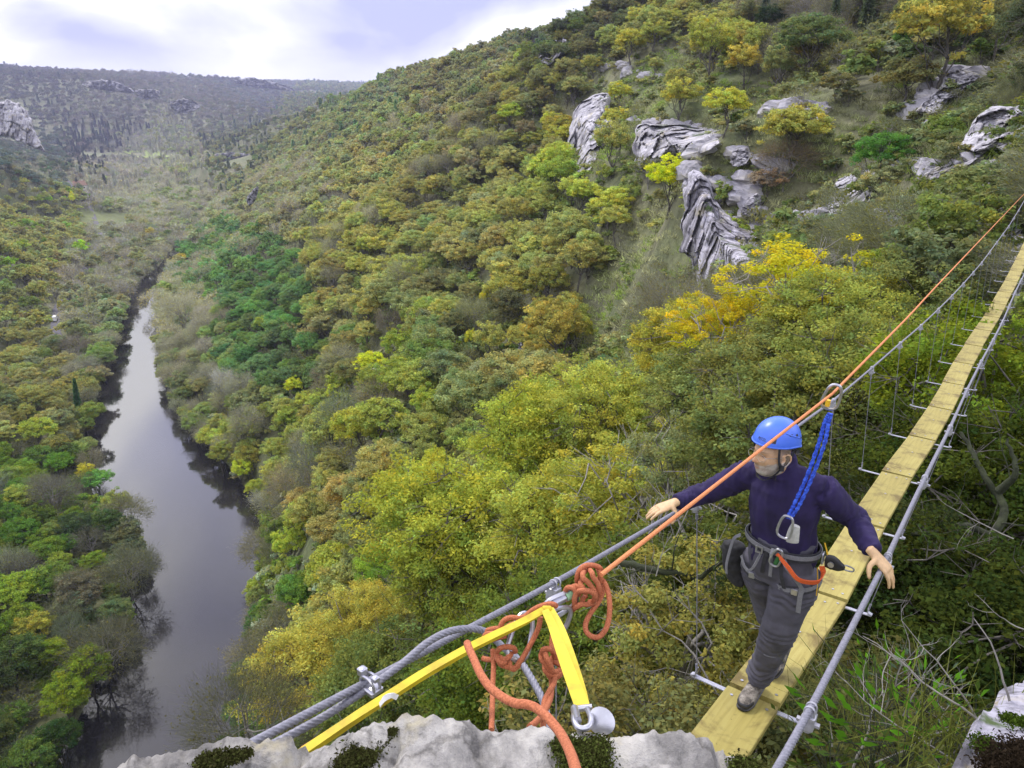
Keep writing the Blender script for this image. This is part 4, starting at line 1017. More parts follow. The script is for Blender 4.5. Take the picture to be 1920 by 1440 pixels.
def build_cliffs():
    oc = outcrop
    oc('cliff', [(1066,260),(1080,205),(1110,180),(1140,175),(1146,215),(1135,260),(1118,300),(1105,320),(1082,330),(1068,300)], 164, 'cliff', 'tall white cliff face standing out on the left end of the grassy spur', .14, 1.0, .09, (1, 1, .85), seed=1, auto=.98, amix=.3)
    oc('cliff', [(1195,240),(1230,232),(1290,236),(1335,246),(1345,262),(1320,285),(1270,300),(1215,318),(1190,310)], 150, 'cliff', 'low layered rock band behind the lemon yellow tree', .10, .8, .12, (.8, .8, 1.5), seed=2, auto=.97)
    oc('cliff', [(1288,350),(1300,322),(1325,335),(1340,375),(1375,415),(1415,440),(1445,468),(1440,505),(1420,545),(1375,560),(1320,558),(1303,505),(1278,458),(1283,400)], 95, 'cliff_streak', 'streaked grey overhanging cliff below the lemon yellow tree', .14, .8, .085, (1.3, 1.3, .55), 170, 50, seed=3, crack=1.6, auto=.97, amix=.5)
    for (poly, t, lab, sd) in [
        ([(1545,385),(1565,345),(1600,325),(1645,318),(1640,350),(1620,395),(1590,410),(1560,405)], 64, 'dark grey boulder outcrop in the middle of the rocky spur', 4),
        ([(1445,215),(1480,205),(1535,205),(1540,225),(1500,232),(1460,235)], 100, 'pale flat rock slab on the crest of the spur', 5),
        ([(1370,290),(1385,278),(1402,285),(1400,305),(1375,312)], 90, 'small rounded rock left of the russet shrub', 6),
        ([(1395,385),(1420,362),(1425,390),(1410,405),(1390,405)], 84, 'knobbly rock above the streaked cliff', 7),
        ([(1465,430),(1485,410),(1500,402),(1502,430),(1485,450),(1462,450)], 76, 'pale rock knob beside the golden yellow tree', 8),
        ([(1720,205),(1760,165),(1790,130),(1835,140),(1810,165),(1780,185),(1760,208),(1730,215)], 72, 'slanting white rock rib above the big cliff', 9),
        ([(1797,290),(1830,220),(1870,200),(1935,205),(1990,230),(1990,300),(1925,290),(1870,282),(1835,285),(1815,310),(1800,308)], 58, 'big pale cliff at the right edge', 10),
        ([(1735,325),(1760,312),(1785,308),(1800,325),(1775,335),(1740,335)], 56, 'white broken stones left of the big pale cliff', 11),
        ([(1850,345),(1870,325),(1895,330),(1900,360),(1870,365)], 44, 'grey rock near the far end of the bridge', 12),
        ([(1795,215),(1820,200),(1830,215),(1815,235),(1798,232)], 66, 'small slab above the left tip of the big pale cliff', 13),
        ([(1640,400),(1652,385),(1665,398),(1655,425),(1640,422)], 54, 'grey stone behind the tangled bare branches', 14),
        ([(1705,405),(1730,385),(1732,410),(1722,440),(1702,435)], 46, 'lichen grey stone left of the far planks', 15),
        ([(1840,440),(1865,410),(1900,420),(1925,480),(1900,520),(1850,500)], 40, 'shaded grey rock wall behind the far hangers', 16),
        ([(975,640),(980,545),(992,540),(996,590),(990,665),(970,665)], 138, 'thin grey rock pillar in the middle of the slope', 17),
        ([(1004,100),(1040,72),(1056,68),(1050,100),(1030,135),(1012,120)], 268, 'grey rock face in the notch near the skyline', 18),
        ([(1260,30),(1262,25),(1275,24),(1280,32)], 260, '', 19),
        ([(1225,390),(1232,380),(1245,385),(1240,398)], 128, '', 20)]:
        if lab: oc('rock_outcrop', poly, t, 'cliff', lab, .10, .8, .15, (1, 1, 1.1), 110, 30, seed=sd, cat='rock', auto=.975, amix=(.35 if sd in (9, 10) else .75))
    oc('cliff', [(-40,215),(0,190),(35,195),(58,225),(70,262),(85,285),(60,275),(30,262),(0,255),(-40,262)], 700, 'cliff', 'weathered cliff with an ochre stain at the far left edge', .2, .8, .08, (1.2, 1.2, .5), seed=21)
    for (poly, t, lab, sd) in [
        ([(155,155),(200,150),(235,160),(250,175),(205,170),(165,165)], 1900, 'pale rock band high on the far left hill', 31),
        ([(255,170),(290,168),(300,180),(270,188)], 1850, 'second pale rock band on the far left hill', 32),
        ([(320,192),(350,185),(375,200),(350,212),(325,205)], 1800, 'bare rocky patch lower on the far hill', 33),
        ([(430,150),(480,148),(530,160),(555,172),(500,166),(450,158)], 3000, 'long pale cliff line under the distant ridge', 34),
        ([(400,290),(430,286),(468,290),(465,304),(430,304),(402,300)], 1180, 'low grey cliff at the foot of the right hand hill', 35),
        ([(462,375),(475,355),(485,350),(480,372),(470,385)], 380, 'small grey scree patch on the right hand slope', 36)]:
        oc('rock_outcrop', poly, t, 'cliff_far', lab, .1, .6, .2, (1, 1, .8), 60, 14, seed=sd, cat='rock')
def build_near_rocks():
    # the boulder in front: a top that runs from behind the photographer to a crest and then drops
    crest = [(150,1500),(232,1440),(290,1408),(350,1392),(420,1386),(520,1388),(600,1384),(645,1368),(690,1353),(760,1350),(860,1351),(930,1357),(1000,1362),(1060,1372),(1120,1372),(1190,1374),(1260,1384),(1330,1392),(1400,1415),(1452,1442),(1530,1490)]
    C = spline([at(x, y, 1.24) for x, y in crest], 16); n = len(C); V = []; F = []
    rho = [-1.0, -.8, -.6, -.45, -.36]+list(np.linspace(-.30, .0, 34))+list(np.linspace(.012, .25, 22))+[.35, .5, .8, 1.2, 1.8, 2.6, 3.6, 5]
    for r in rho:
        for k, c in enumerate(C):
            u = k/(n-1); side = max(0, abs(u-.5)*2-.82)/.18
            if r <= 0: p = Vector((c.x*(1+r*.25), c.y+r*1.5, c.z+.0*r-side*.3*(-r)+.02*(1-math.exp(r*10))*0))
            else: p = Vector((c.x*(1+.12*r), c.y+.16*(1-math.exp(-r*6))-.10*max(0, r-.3), c.z-.26*(1-math.exp(-r*6))-(1.6*max(0, r-.1))))
            q = p
            f = fn3(q, 3.2, 5)*.016+fn3(q+Vector((5, 5, 5)), 13, 6)*.018+fn3(q, 48, 4)*.0075
            g = abs(noise.noise(q*5.5+Vector((2, 7, 1)))); crk = -.024*max(0, 1-g*8)
            damp = 1.0
            V.append(tuple(p+Vector((f*.25, f*.35, (f+crk)*damp-.05*(1 if r < -.02 else 0)*min(1, -r*6 if r < 0 else 0)))))
    for a in range(len(rho)-1):
        for k in range(n-1): F.append((a*n+k, a*n+k+1, (a+1)*n+k+1, (a+1)*n+k))
    me = bpy.data.meshes.new('boulder'); me.from_pydata(V, [], [f[::-1] for f in F]); me.materials.append(M['rock_near']); me.update()
    o = link('limestone_boulder', me, None, True); tag(o, 'pale rough limestone boulder at the bottom edge in front of the ropes', 'boulder')
    # moss cushions in its hollows
    rg = np.random.default_rng(3)
    for lab, pts in (('dark moss and soil filling the crack left of the middle of the boulder', [(690,1392,1.2,.034),(712,1380,1.21,.022),(670,1408,1.18,.035),(655,1425,1.16,.035),(735,1368,1.22,.012),(690,1412,1.17,.02)]),
                     ('green moss tuft in the hollow beside the loose rope end', [(1085,1398,1.19,.045),(1105,1412,1.18,.05),(1060,1390,1.2,.03),(1120,1390,1.2,.03),(1090,1430,1.15,.045)]),
                     ('thin dark moss in the cracks at the left of the boulder', [(410,1416,1.18,.03),(385,1420,1.17,.025),(440,1412,1.19,.022),(460,1408,1.19,.014)]),
                     ('small green plant at the right end of the boulder', [(1395,1428,1.2,.03),(1412,1432,1.2,.02)])):
        Vs = []; Fs = []; vr = []; nn = 0
        for (x, y, t, r) in pts:
            c = np.array(at(x, y, t)); c[2] -= r*.30; k = int(4600*(r/.04)**1.5)
            d = rg.normal(size=(k, 3)); L = c+d*np.array([r*.30, r*.28, r*.07]); d /= np.linalg.norm(d, axis=1)[:, None]
            v, f = leaf_quads(rg, L, .0024, d); Vs.append(v); Fs.append(f+nn); nn += len(v)
            g = rg.random(k)*(1.2 if 'green' in lab else .55); b = np.exp(rg.normal(size=k)*.3)
            cc = np.stack([(.035+.055*g)*b, (.030+.085*g)*b, (.014+.012*g)*b], 1); vr.append(np.repeat(cc, 4, 0))
        me = np_mesh('moss', np.concatenate(Vs), np.concatenate(Fs), M['leaf'], attrs={'var': ('POINT', np.concatenate(vr))})
        o = link('moss_cushion', me); o['tint'] = [1.0, 1.0, 1.0]; tag(o, lab, 'moss')
    outcrop('mossy_rock', [(1757,1500,1.9),(1790,1462,1.95),(1812,1450,2.0),(1835,1425,2.1),(1845,1392,2.3),(1872,1370,2.35),(1905,1352,2.4),(1990,1345,2.4),(2010,1480,2.0),(1880,1520,1.8)], 2.1, 'rock_moss', 'grey rock with moss and soil in the bottom right corner', .03, 1.6, .11, (1, 1, 1), 120, 40, seed=41, cat='rock')
    # soil and litter lying on it
    V = []; 
    rg = np.random.default_rng(8); cl = []
    for (x, y, t, r, g) in [(1850,1392,2.02,.045,1), (1895,1345,2.2,.03,1), (1915,1350,2.2,.03,1), (1890,1430,1.85,.07,0), (1925,1410,1.9,.07,0), (1870,1445,1.85,.05,0)]:
        c = np.array(at(x, y, t)); k = int(5000*(r/.08)**2); d = rg.normal(size=(k, 3)); d /= np.linalg.norm(d, axis=1)[:, None]
        L = c+rg.normal(size=(k, 3))*np.array([r*.4, r*.4, r*.12])-np.array([0, 0, r*.2]); v, f = leaf_quads(rg, L, .004, d); b = np.exp(rg.normal(size=k)*.35)
        r *= 1; col = np.array((.055, .09, .012)) if g else np.array((.030, .022, .014)); cl.append((v, f, np.repeat(b[:, None]*col, 4, 0)))
    n = 0; Fs = []
    for v, f, c in cl: Fs.append(f+n); n += len(v)
    me = np_mesh('soil', np.concatenate([c[0] for c in cl]), np.concatenate(Fs), M['leaf'], attrs={'var': ('POINT', np.concatenate([c[2] for c in cl]))})
    o = link('moss_and_leaf_litter', me); o['tint'] = [1., 1., 1.]; tag(o, 'moss and dark leaf litter on the bottom right rock', None, None, 'stuff')
# ---------------------------------------------------------------- light, sky, camera
SUN_EL, SUN_AZ = R_(52), R_(-35)     # azimuth measured from +Y towards +X
def build_world():
    w = bpy.data.worlds.new('World'); scene.world = w; w.use_nodes = True; nt = w.node_tree; N, L = nt.nodes, nt.links; bg = N['Background']
    sky = N.new('ShaderNodeTexSky'); sky.sky_type = 'NISHITA'; sky.sun_disc = False; sky.sun_elevation = SUN_EL; sky.sun_rotation = SUN_AZ
    sky.altitude = 200; sky.air_density = 1; sky.dust_density = 2.5; sky.ozone_density = 1.2
    tc = N.new('ShaderNodeTexCoord'); sx = N.new('ShaderNodeSeparateXYZ'); L.new(tc.outputs['Generated'], sx.inputs[0])
    # cloud deck: directions projected on a flat layer overhead
    ad = N.new('ShaderNodeMath'); ad.operation = 'ADD'; L.new(sx.outputs['Z'], ad.inputs[0]); ad.inputs[1].default_value = .42
    mx = N.new('ShaderNodeMath'); mx.operation = 'MAXIMUM'; L.new(ad.outputs[0], mx.inputs[0]); mx.inputs[1].default_value = .03
    dv = N.new('ShaderNodeVectorMath'); dv.operation = 'DIVIDE'; cb = N.new('ShaderNodeCombineXYZ')
    for i in range(3): L.new(mx.outputs[0], cb.inputs[i])
    L.new(tc.outputs['Generated'], dv.inputs[0]); L.new(cb.outputs[0], dv.inputs[1])
    mp = N.new('ShaderNodeMapping'); mp.inputs['Location'].default_value = CLOUD_OFF; mp.inputs['Scale'].default_value = (1.0, .8, 0); L.new(dv.outputs[0], mp.inputs[0])
    n = N.new('ShaderNodeTexNoise'); n.inputs['Scale'].default_value = 1.9; n.inputs['Detail'].default_value = 6; n.inputs['Roughness'].default_value = .48; n.inputs['Distortion'].default_value = .3
    L.new(mp.outputs[0], n.inputs['Vector'])
    dark = ramp(nt, n.outputs[0], [(.42, (1, 1, 1)), (.52, (.5, .5, .5)), (.59, (0, 0, 0))])
    # brightness grows towards the zenith, as under an overcast sky
    zr = ramp(nt, sx.outputs['Z'], [(0.0, (6.2, 6.15, 6.35)), (.20, (8.0, 7.95, 8.2)), (.38, (19, 18.8, 18.8)), (.58, (13, 12.8, 12.7)), (1.0, (11.5, 11.3, 11))])
    lav = mix_rgb(nt, 1.0, zr.outputs[0], (.36, .38, .62), 'MULTIPLY'); hz = ramp(nt, sx.outputs['Z'], [(.005, (.1, .1, .1)), (.065, (1, 1, 1))]); dk = mix_rgb(nt, 1.0, dark.outputs[0], hz.outputs[0], 'MULTIPLY')
    cl = mix_rgb(nt, dk, zr.outputs[0], lav)
    col = mix_rgb(nt, .93, sky.outputs[0], cl)
    L.new(col, bg.inputs[0]); bg.inputs[1].default_value = .1
    s = bpy.data.lights.new('sun', 'SUN'); s.energy = 1.4; s.angle = R_(12); s.color = (1, .95, .87); o = bpy.data.objects.new('sun', s); COL.objects.link(o)
    d = Vector((math.sin(SUN_AZ)*math.cos(SUN_EL), math.cos(SUN_AZ)*math.cos(SUN_EL), math.sin(SUN_EL))); o.rotation_euler = d.to_track_quat('Z', 'Y').to_euler(); o['kind'] = 'helper'
    c = bpy.data.cameras.new('camera'); c.sensor_width = 36; c.lens = 36*F_PX/1920; c.clip_start = .05; c.clip_end = 20000
    o = bpy.data.objects.new('camera', c); COL.objects.link(o); o.rotation_euler = (math.pi/2-PITCH, 0, 0); scene.camera = o
    v = scene.view_settings; v.view_transform = 'Standard'; v.look = 'None'; v.exposure = EXPO; v.gamma = 1
    scene.cycles.max_bounces = 6; scene.cycles.diffuse_bounces = 3; scene.cycles.glossy_bounces = 3; scene.cycles.transparent_max_bounces = 4; scene.cycles.volume_bounces = 1
    scene.cycles.use_denoising = True
CLOUD_OFF = (3.65, 1.7, 0)
EXPO = 1.05
def build_haze():
    mb = MB(); mb.box((0, 3000, 130), 5200, 5200, 240); m = bpy.data.materials.new('air_haze'); m.use_nodes = True; nt = m.node_tree; nt.nodes.remove(nt.nodes['Principled BSDF'])
    v = nt.nodes.new('ShaderNodeVolumePrincipled'); v.inputs['Color'].default_value = (.66, .69, 1, 1); v.inputs['Density'].default_value = HAZE; v.inputs['Anisotropy'].default_value = .2
    nt.links.new(v.outputs[0], nt.nodes['Material Output'].inputs['Volume'])
    o = mb.build('haze', m, None, False); o['kind'] = 'stuff'; o['label'] = 'thin blue haze filling the valley'
HAZE = .00009
# ---------------------------------------------------------------- road, meadow, house, van
def gp(px, py):
    P = hit(px, py, 0, 20); return P
ROAD = [(-192, 312), (-222, 362), (-246, 420), (-285, 520), (-330, 620), (-395, 730), (-480, 860), (-560, 985), (-620, 1100), (-690, 1230)]
ROADP = np.array([(p.x, p.y) for p in spline([Vector((x, y, 0)) for x, y in ROAD], 12)])
def build_far():
    drape('road', [Vector((x, y, 0)) for x, y in ROAD], 1.9, M['asphalt'], 'narrow grey road running up the valley left of the river', .5)
    # meadow
    P = [gp(x, y) for x, y in [(150,432),(135,415),(140,400),(160,393),(200,392),(245,398),(255,412),(240,428),(200,437)]]
    c = sum((Vector(p) for p in P), Vector())/len(P); O = spline([Vector(p) for p in P], 8, True); V = []; F = []; n = len(O)
    for r in range(9):
        for p in O:
            q = c.lerp(p, r/8); V.append((q.x, q.y, H1(q.x, q.y)+.6))
    for a in range(8):
        for k in range(n): j = (k+1) % n; F.append((a*n+k, a*n+j, (a+1)*n+j, (a+1)*n+k))
    o = link('meadow', np_mesh('meadow', V, F, M['meadow'])); tag(o, 'green meadow beside the road', None, None, 'structure')
    P = [gp(x, y) for x, y in [(232,285),(262,283),(300,287),(325,293),(300,297),(255,294)]]
    c = sum((Vector(p) for p in P), Vector())/len(P); O = spline([Vector(p) for p in P], 6, True); V = [(c.x, c.y, H1(c.x, c.y)+1.5)]; n = len(O)
    for p in O: V.append((p.x, p.y, H1(p.x, p.y)+1.5))
    o = link('field', np_mesh('field', V, [(0, k+1, (k+1) % n+1) for k in range(n)], simple('bright_field', (.20, .25, .06), 1, 0, .15, .05))); tag(o, 'bright green field far up the valley', None, None, 'structure')
    # van parked on the road
    k = np.argmin(np.hypot(ROADP[:, 0]+217, ROADP[:, 1]-361)); a, b = ROADP[k], ROADP[k+3]; d = Vector((b[0]-a[0], b[1]-a[1], 0)).normalized()
    s = Vector((-d.y, d.x, 0)); z = H1(a[0], a[1])+.5; c = Vector((a[0], a[1], z)); Mx = Matrix((s, d, Vector((0, 0, 1)))).transposed()
    root = empty('parked_van', c); tag(root, 'small white van parked on the road left of the river', 'van')
    m = MB(); prof = [(-2.6, .4), (-2.6, 2.3), (-2.4, 2.45), (1.0, 2.45), (1.7, 1.5), (2.5, 1.25), (2.6, .9), (2.6, .4)]
    V = [c+s*(w*(.95 if zz < 2 else .85))+d*y+Vector((0, 0, zz)) for w in (-1, 1) for y, zz in prof]; n = len(prof)
    m.add(V, [tuple(range(n-1, -1, -1)), tuple(range(n, 2*n))]+[(i, (i+1) % n, n+(i+1) % n, n+i) for i in range(n)]); m.build('body', M['white_paint'], root, False)
    m = MB(); m.box(c+d*1.38+Vector((0, 0, 1.98)), .78, .02, .42, Mx@Matrix.Rotation(R_(37), 3, 'X')); m.build('windscreen', M['window_dark'], root, False)
    for x in (-.9, .9):
        for y in (-1.6, 1.6):
            m = MB(); q = c+s*x+d*y+Vector((0, 0, .36)); m.tube([q-s*.12, q+s*.12], .36, 14); m.build('wheel', M['black'], root)
    # the house
    for (px, py, L_, W_, hh, rz, lab) in [(152,349,13,9,5.5,.5,'white walled house with a brown gable roof beside the road'),]:
        P = gp(px, py+6); g = Vector((P[0], P[1], H1(P[0], P[1])-.5)); root = empty('roadside_house', g); tag(root, lab, 'house')
        Mr = Matrix.Rotation(rz, 3, 'Z'); m = MB()
        def T(x, y, z): return g+Mr@Vector((x, y, z))
        V = [T(x, y, z) for x in (-L_/2, L_/2) for (y, z) in ((-W_/2, 0), (-W_/2, hh), (0, hh+4), (W_/2, hh), (W_/2, 0))]
        m.add(V, [(4, 3, 2, 1, 0), (5, 6, 7, 8, 9), (0, 1, 6, 5), (3, 4, 9, 8), (0, 5, 9, 4)]); m.build('wall', M['plaster'], root, False)
        m = MB()
        for sg in (-1, 1):
            e = .6; a_ = T(-L_/2-e, sg*(W_/2+e), hh-.5); b_ = T(L_/2+e, sg*(W_/2+e), hh-.5); c_ = T(L_/2+e, 0, hh+4.05); d_ = T(-L_/2-e, 0, hh+4.05); up = Vector((0, 0, .25))
            m.add([a_, b_, c_, d_, a_+up, b_+up, c_+up, d_+up], [(0, 1, 2, 3), (4, 7, 6, 5), (0, 4, 5, 1), (1, 5, 6, 2), (2, 6, 7, 3), (3, 7, 4, 0)])
        rf = m.build('roof', M['roof'], root, False)
        m = MB(); m.box(T(2.5, 1.2, hh+4), .5, .4, 1.1, Mr); m.build('chimney', M['plaster'], rf, False)
        for x in (-3.5, 0, 3.5):
            m = MB(); m.box(T(x, -W_/2-.03, 2.6), .55, .05, .8, Mr); m.build('window', M['window_dark'], root, False)
# ---------------------------------------------------------------- the footbridge
TH = R_(36); D2 = np.array([math.sin(TH), math.cos(TH)]); R2 = np.array([math.cos(TH), -math.sin(TH)]); O2 = np.array([1.34, 3.41])
DV = Vector((D2[0], D2[1], 0)); RV = Vector((R2[0], R2[1], 0)); ZV = Vector((0, 0, 1))
def bp(s, l, z): return Vector((O2[0]+D2[0]*s+R2[0]*l, O2[1]+D2[1]*s+R2[1]*l, z))
def onS(px, py, s):
    r = ray(px, py); t = (s+O2@D2)/(r[:2]@D2); P = r*t; return Vector(P)
_ds = [-4.5, -3, -1.5, 0, 1.5, 3, 4.5, 6, 7.5, 9, 10.5, 12, 13.5, 15, 16.5, 18, 19.5, 21, 22.5, 24, 25.5, 27, 28.5, 30]
_dz = [-2.45, -2.66, -2.87, -3.07, -3.27, -3.42, -3.56, -3.69, -3.80, -3.90, -3.99, -4.06, -4.12, -4.18, -4.21, -4.22, -4.22, -4.21, -4.16, -4.1, -4.0, -3.9, -3.75, -3.6]
_dl = [0, 0, 0, .0, .01, -.03, -.05, -.04, -.05, -.08, -.12, -.13, -.13, -.12, -.12, -.13, -.13, -.14, -.14, -.14, -.14, -.14, -.14, -.14]
def deck_z(s): return float(np.interp(s, _ds, _dz))
def deck_l(s): return float(np.interp(s, _ds, _dl))
def left_cable(s):
    ss = [-3.1, -1.5, -.4, 0, 3, 4.5, 6, 7.5, 9, 10.5, 12, 13.5, 15, 21, 24, 30]
    l = [-.33, -.37, -.405, -.43, -.45, -.45, -.45, -.46, -.46, -.47, -.48, -.49, -.50, -.52, -.53, -.53]
    z = [-1.27, -1.66, -1.90, -1.99, -2.37, -2.49, -2.60, -2.73, -2.82, -2.91, -2.98, -3.03, -3.08, -3.05, -2.92, -2.5]
    return bp(s, float(np.interp(s, ss, l)), float(np.interp(s, ss, z)))
def right_cable(s):
    ss = [-3.2, -1.6, 0, 1.5, 3, 4.5, 6, 7.5, 9, 12, 15, 18, 21, 24, 30]
    z = [-1.38, -1.72, -1.99, -2.21, -2.39, -2.54, -2.66, -2.78, -2.87, -3.02, -3.12, -3.15, -3.12, -3.0, -2.6]
    l = [.58, .565, .52, .47, .44, .40, .38, .37, .36, .31, .30, .29, .28, .28, .28]
    return bp(s, float(np.interp(s, ss, l)), float(np.interp(s, ss, z)))
def frame_at(s):
    a = bp(s-.3, deck_l(s-.3), deck_z(s-.3)); b = bp(s+.3, deck_l(s+.3), deck_z(s+.3)); t = (b-a).normalized(); r = RV.copy(); u = r.cross(t).normalized(); r = t.cross(u).normalized()
    return t, r, u
def build_bridge():
    rg = random.Random(4)
    root = empty('footbridge', bp(0, 0, -3.07)); tag(root, 'narrow cable footbridge of single yellow planks with two steel hand cables', 'footbridge')
    S = [-3+1.5*k for k in range(20)]
    W = .285; plank_me = None; PROTO = None
    def plank(s0, s1):
        a = bp(s0+.019, deck_l(s0), deck_z(s0)); b = bp(s1-.019, deck_l(s1), deck_z(s1)); t = (b-a).normalized(); L = (b-a).length; u = RV.cross(t).normalized(); r = t.cross(u).normalized()
        return a, b, t, r, u, L
    def local_plank(L):
        mb = MB(); h = .019; V = []; n = 10
        prof = [(-W/2+.004, 0), (W/2-.004, 0), (W/2, -.004), (W/2, -2*h+.003), (W/2-.003, -2*h), (-W/2+.003, -2*h), (-W/2, -2*h+.003), (-W/2, -.004)]
        for k in range(n+1):
            y = -L/2+L*k/n
            for x, z in prof: V.append((x+math.sin(y*3.1)*.0015, y, z))
        F = []
        for k in range(n):
            for j in range(8): F.append((k*8+j, k*8+(j+1) % 8, k*8+8+(j+1) % 8, k*8+8+j))
        F.append(tuple(range(7, -1, -1))); F.append(tuple(range(n*8, n*8+8))); mb.add(V, F); return mb
    bolt_mb = MB(); bolt_mb.tube([(0, 0, -.001), (0, 0, .0035)], .0085, 10); bme = bpy.data.meshes.new('bolt'); bme.from_pydata(bolt_mb.v, [], bolt_mb.f); bme.materials.append(M['alu']); bme.update()
    pm = {}
    for k in range(len(S)-1):
        a, b, t, r, u, L = plank(S[k], S[k+1]); key = round(L, 2)
        if key not in pm:
            mb = local_plank(L); me = bpy.data.meshes.new('plank'); me.from_pydata(mb.v, [], mb.f); me.materials.append(M['wood']); me.update(); pm[key] = me
        o = bpy.data.objects.new('plank', pm[key]); COL.objects.link(o); o.parent = root; Mw = Matrix((r, t, u)).transposed().to_4x4(); c = (a+b)/2-root.location; c += r*rg.uniform(-.005, .005)
        tw = Matrix.Rotation(rg.uniform(-.012, .012), 4, 'Y'); o.matrix_local = Matrix.Translation(c) @ Mw @ tw
        if k < 9:
            for e in (-1, 1):
                for (x, y) in ((-.095, .055), (0.02, .085), (.10, .05)):
                    q = bpy.data.objects.new('bolt', bme); COL.objects.link(q); q.parent = o; q.location = (x+rg.uniform(-.006, .006), e*(L/2-y-rg.uniform(0, .02)), .0005)
            q = bpy.data.objects.new('bolt', bme); COL.objects.link(q); q.parent = o; q.location = (.005, 0.1, .0005)
    # brackets, hangers and clamps
    for k, s in enumerate(S):
        if s > 25: continue
        t, r, u = frame_at(s); c = bp(s, deck_l(s), deck_z(s))-u*.046; m = MB()
        pts = [c-r*.335+u*.055, c-r*.335+u*.02, c-r*.318-u*.0, c+r*.268, c+r*.285+u*.02, c+r*.285+u*.05]
        V, F = ribbon_geo(spline(pts, 4), t, .034, .003); m.add(V, F); m.build('bracket', M['steel'], root)
        for sg, cab in ((-1, left_cable), (1, right_cable)):
            top = cab(s); foot = c+r*(-.335 if sg < 0 else .285)+u*.03
            m = MB(); dn = (foot-top).normalized(); P = [top+dn*.06, top.lerp(foot, .5)+t*.004, foot]; m.tube(P, .0030 if k < 9 else .0034, 6, caps=False)
            if k < 10:
                m.tube([top+dn*.09, top+dn*.12], .008, 8); m.tube([foot-dn*.01, foot-dn*.055], .0075, 7)
            m.build('hanger', M['cable'], root)
            # clamp: saddle plates under the cable with a U bolt over it
            m = MB(); ct = (cab(s+.1)-cab(s-.1)).normalized(); sd = ct.cross(ZV).normalized(); up = sd.cross(ct).normalized(); Mx = Matrix((ct, sd, up)).transposed()
            m.box(top-up*.040, .024, .020, .024, Mx, .004)
            for e in (-1, 1):
                U = [top+ct*e*.014+sd*math.cos(a)*.0145+up*(math.sin(a)*.0145) for a in [math.pi*q/8 for q in range(9)]]
                U = [U[0]-up*.035]+U+[U[-1]-up*.035]; m.tube(U, .0035, 6)
            m.tube([top-up*.045-sd*.034, top-up*.045+sd*.034], .009, 6); m.tube([top-up*.075, top-up*.06], .014, 8)
            m.build('cable_clamp', M['steel'], root)
    for nm, cab, s0 in (('hand_cable', left_cable, -2.95), ('hand_cable', right_cable, -2.6)):
        r = .0095 if cab is left_cable else .0105; P = [cab(s) for s in np.arange(s0, 30, .06)]
        # smooth the kinks of the piecewise profile
        for _ in range(25): P = [P[0]]+[(P[i-1]+P[i]*2+P[i+1])/4 for i in range(1, len(P)-1)]+[P[-1]]
        near = [p for i, p in enumerate(P) if i*.06+s0 < 3.5]; m = MB()
        fine = []
        for i in range(len(near)-1):
            k_ = 18 if i*.06+s0 < 1.2 else 5
            for q in range(k_): fine.append(near[i].lerp(near[i+1], q/k_))
        fine.append(near[-1]); far = P[len(near)-1:]
        m.tube(fine, r, 24, 6, .16, 70.0); m.tube(far, r, 10, caps=False); m.build(nm, M['cable'], root)
    # the doubled tail of the left cable with its clip
    q0 = lambda x, y, t: at(x, y, t)
    c1 = left_cable(-2.95); c2 = left_cable(-2.55); off = (RV*.5-ZV*.86)*.0215
    pts = [left_cable(-3.05)+off, left_cable(-2.8)+off, left_cable(-2.5)+off*1.0]
    pts = [at(505, 1398, 1.86), at(600, 1342, 1.93), at(690, 1284, 2.02)]
    tail = [at(500,1402,1.83), at(560, 1370, 1.88), at(620, 1336, 1.93), at(700, 1284, 2.02), at(757, 1242, 2.1), at(800, 1206, 2.17), at(840, 1185, 2.22), at(880, 1179, 2.27), at(912, 1186, 2.30), at(945, 1215, 2.30), at(975, 1240, 2.28), at(998, 1275, 2.22), at(1017, 1312, 2.16), at(1030, 1360, 2.1), at(1040, 1420, 2.0)]
    m = MB(); m.tube(spline(tail, 26), .0095, 24, 6, .16, 70.0); o = m.build('cable_tail', M['cable'], root)
    c = at(694, 1279, 2.0); ct = (at(757, 1242, 2.1)-at(620, 1336, 1.93)).normalized(); sd = ct.cross(ZV).normalized(); up = sd.cross(ct).normalized(); m = MB(); Mx = Matrix((ct, sd, up)).transposed()
    for e in (-1, 1):
        U = [c+ct*e*.010+sd*math.cos(a)*.026+up*(math.sin(a)*.019) for a in [math.pi*q/8 for q in range(9)]]; U = [U[0]-up*.02]+U+[U[-1]-up*.02]; m.tube(U, .0042, 7)
    m.box(c-up*.018, .02, .03, .008, Mx, .003); m.box(c+up*.018-sd*.03, .011, .011, .012, Mx, .003); m.box(c+up*.024+sd*.024, .009, .009, .008, Mx, .003)
    m.build('cable_clip', M['alu'], root)

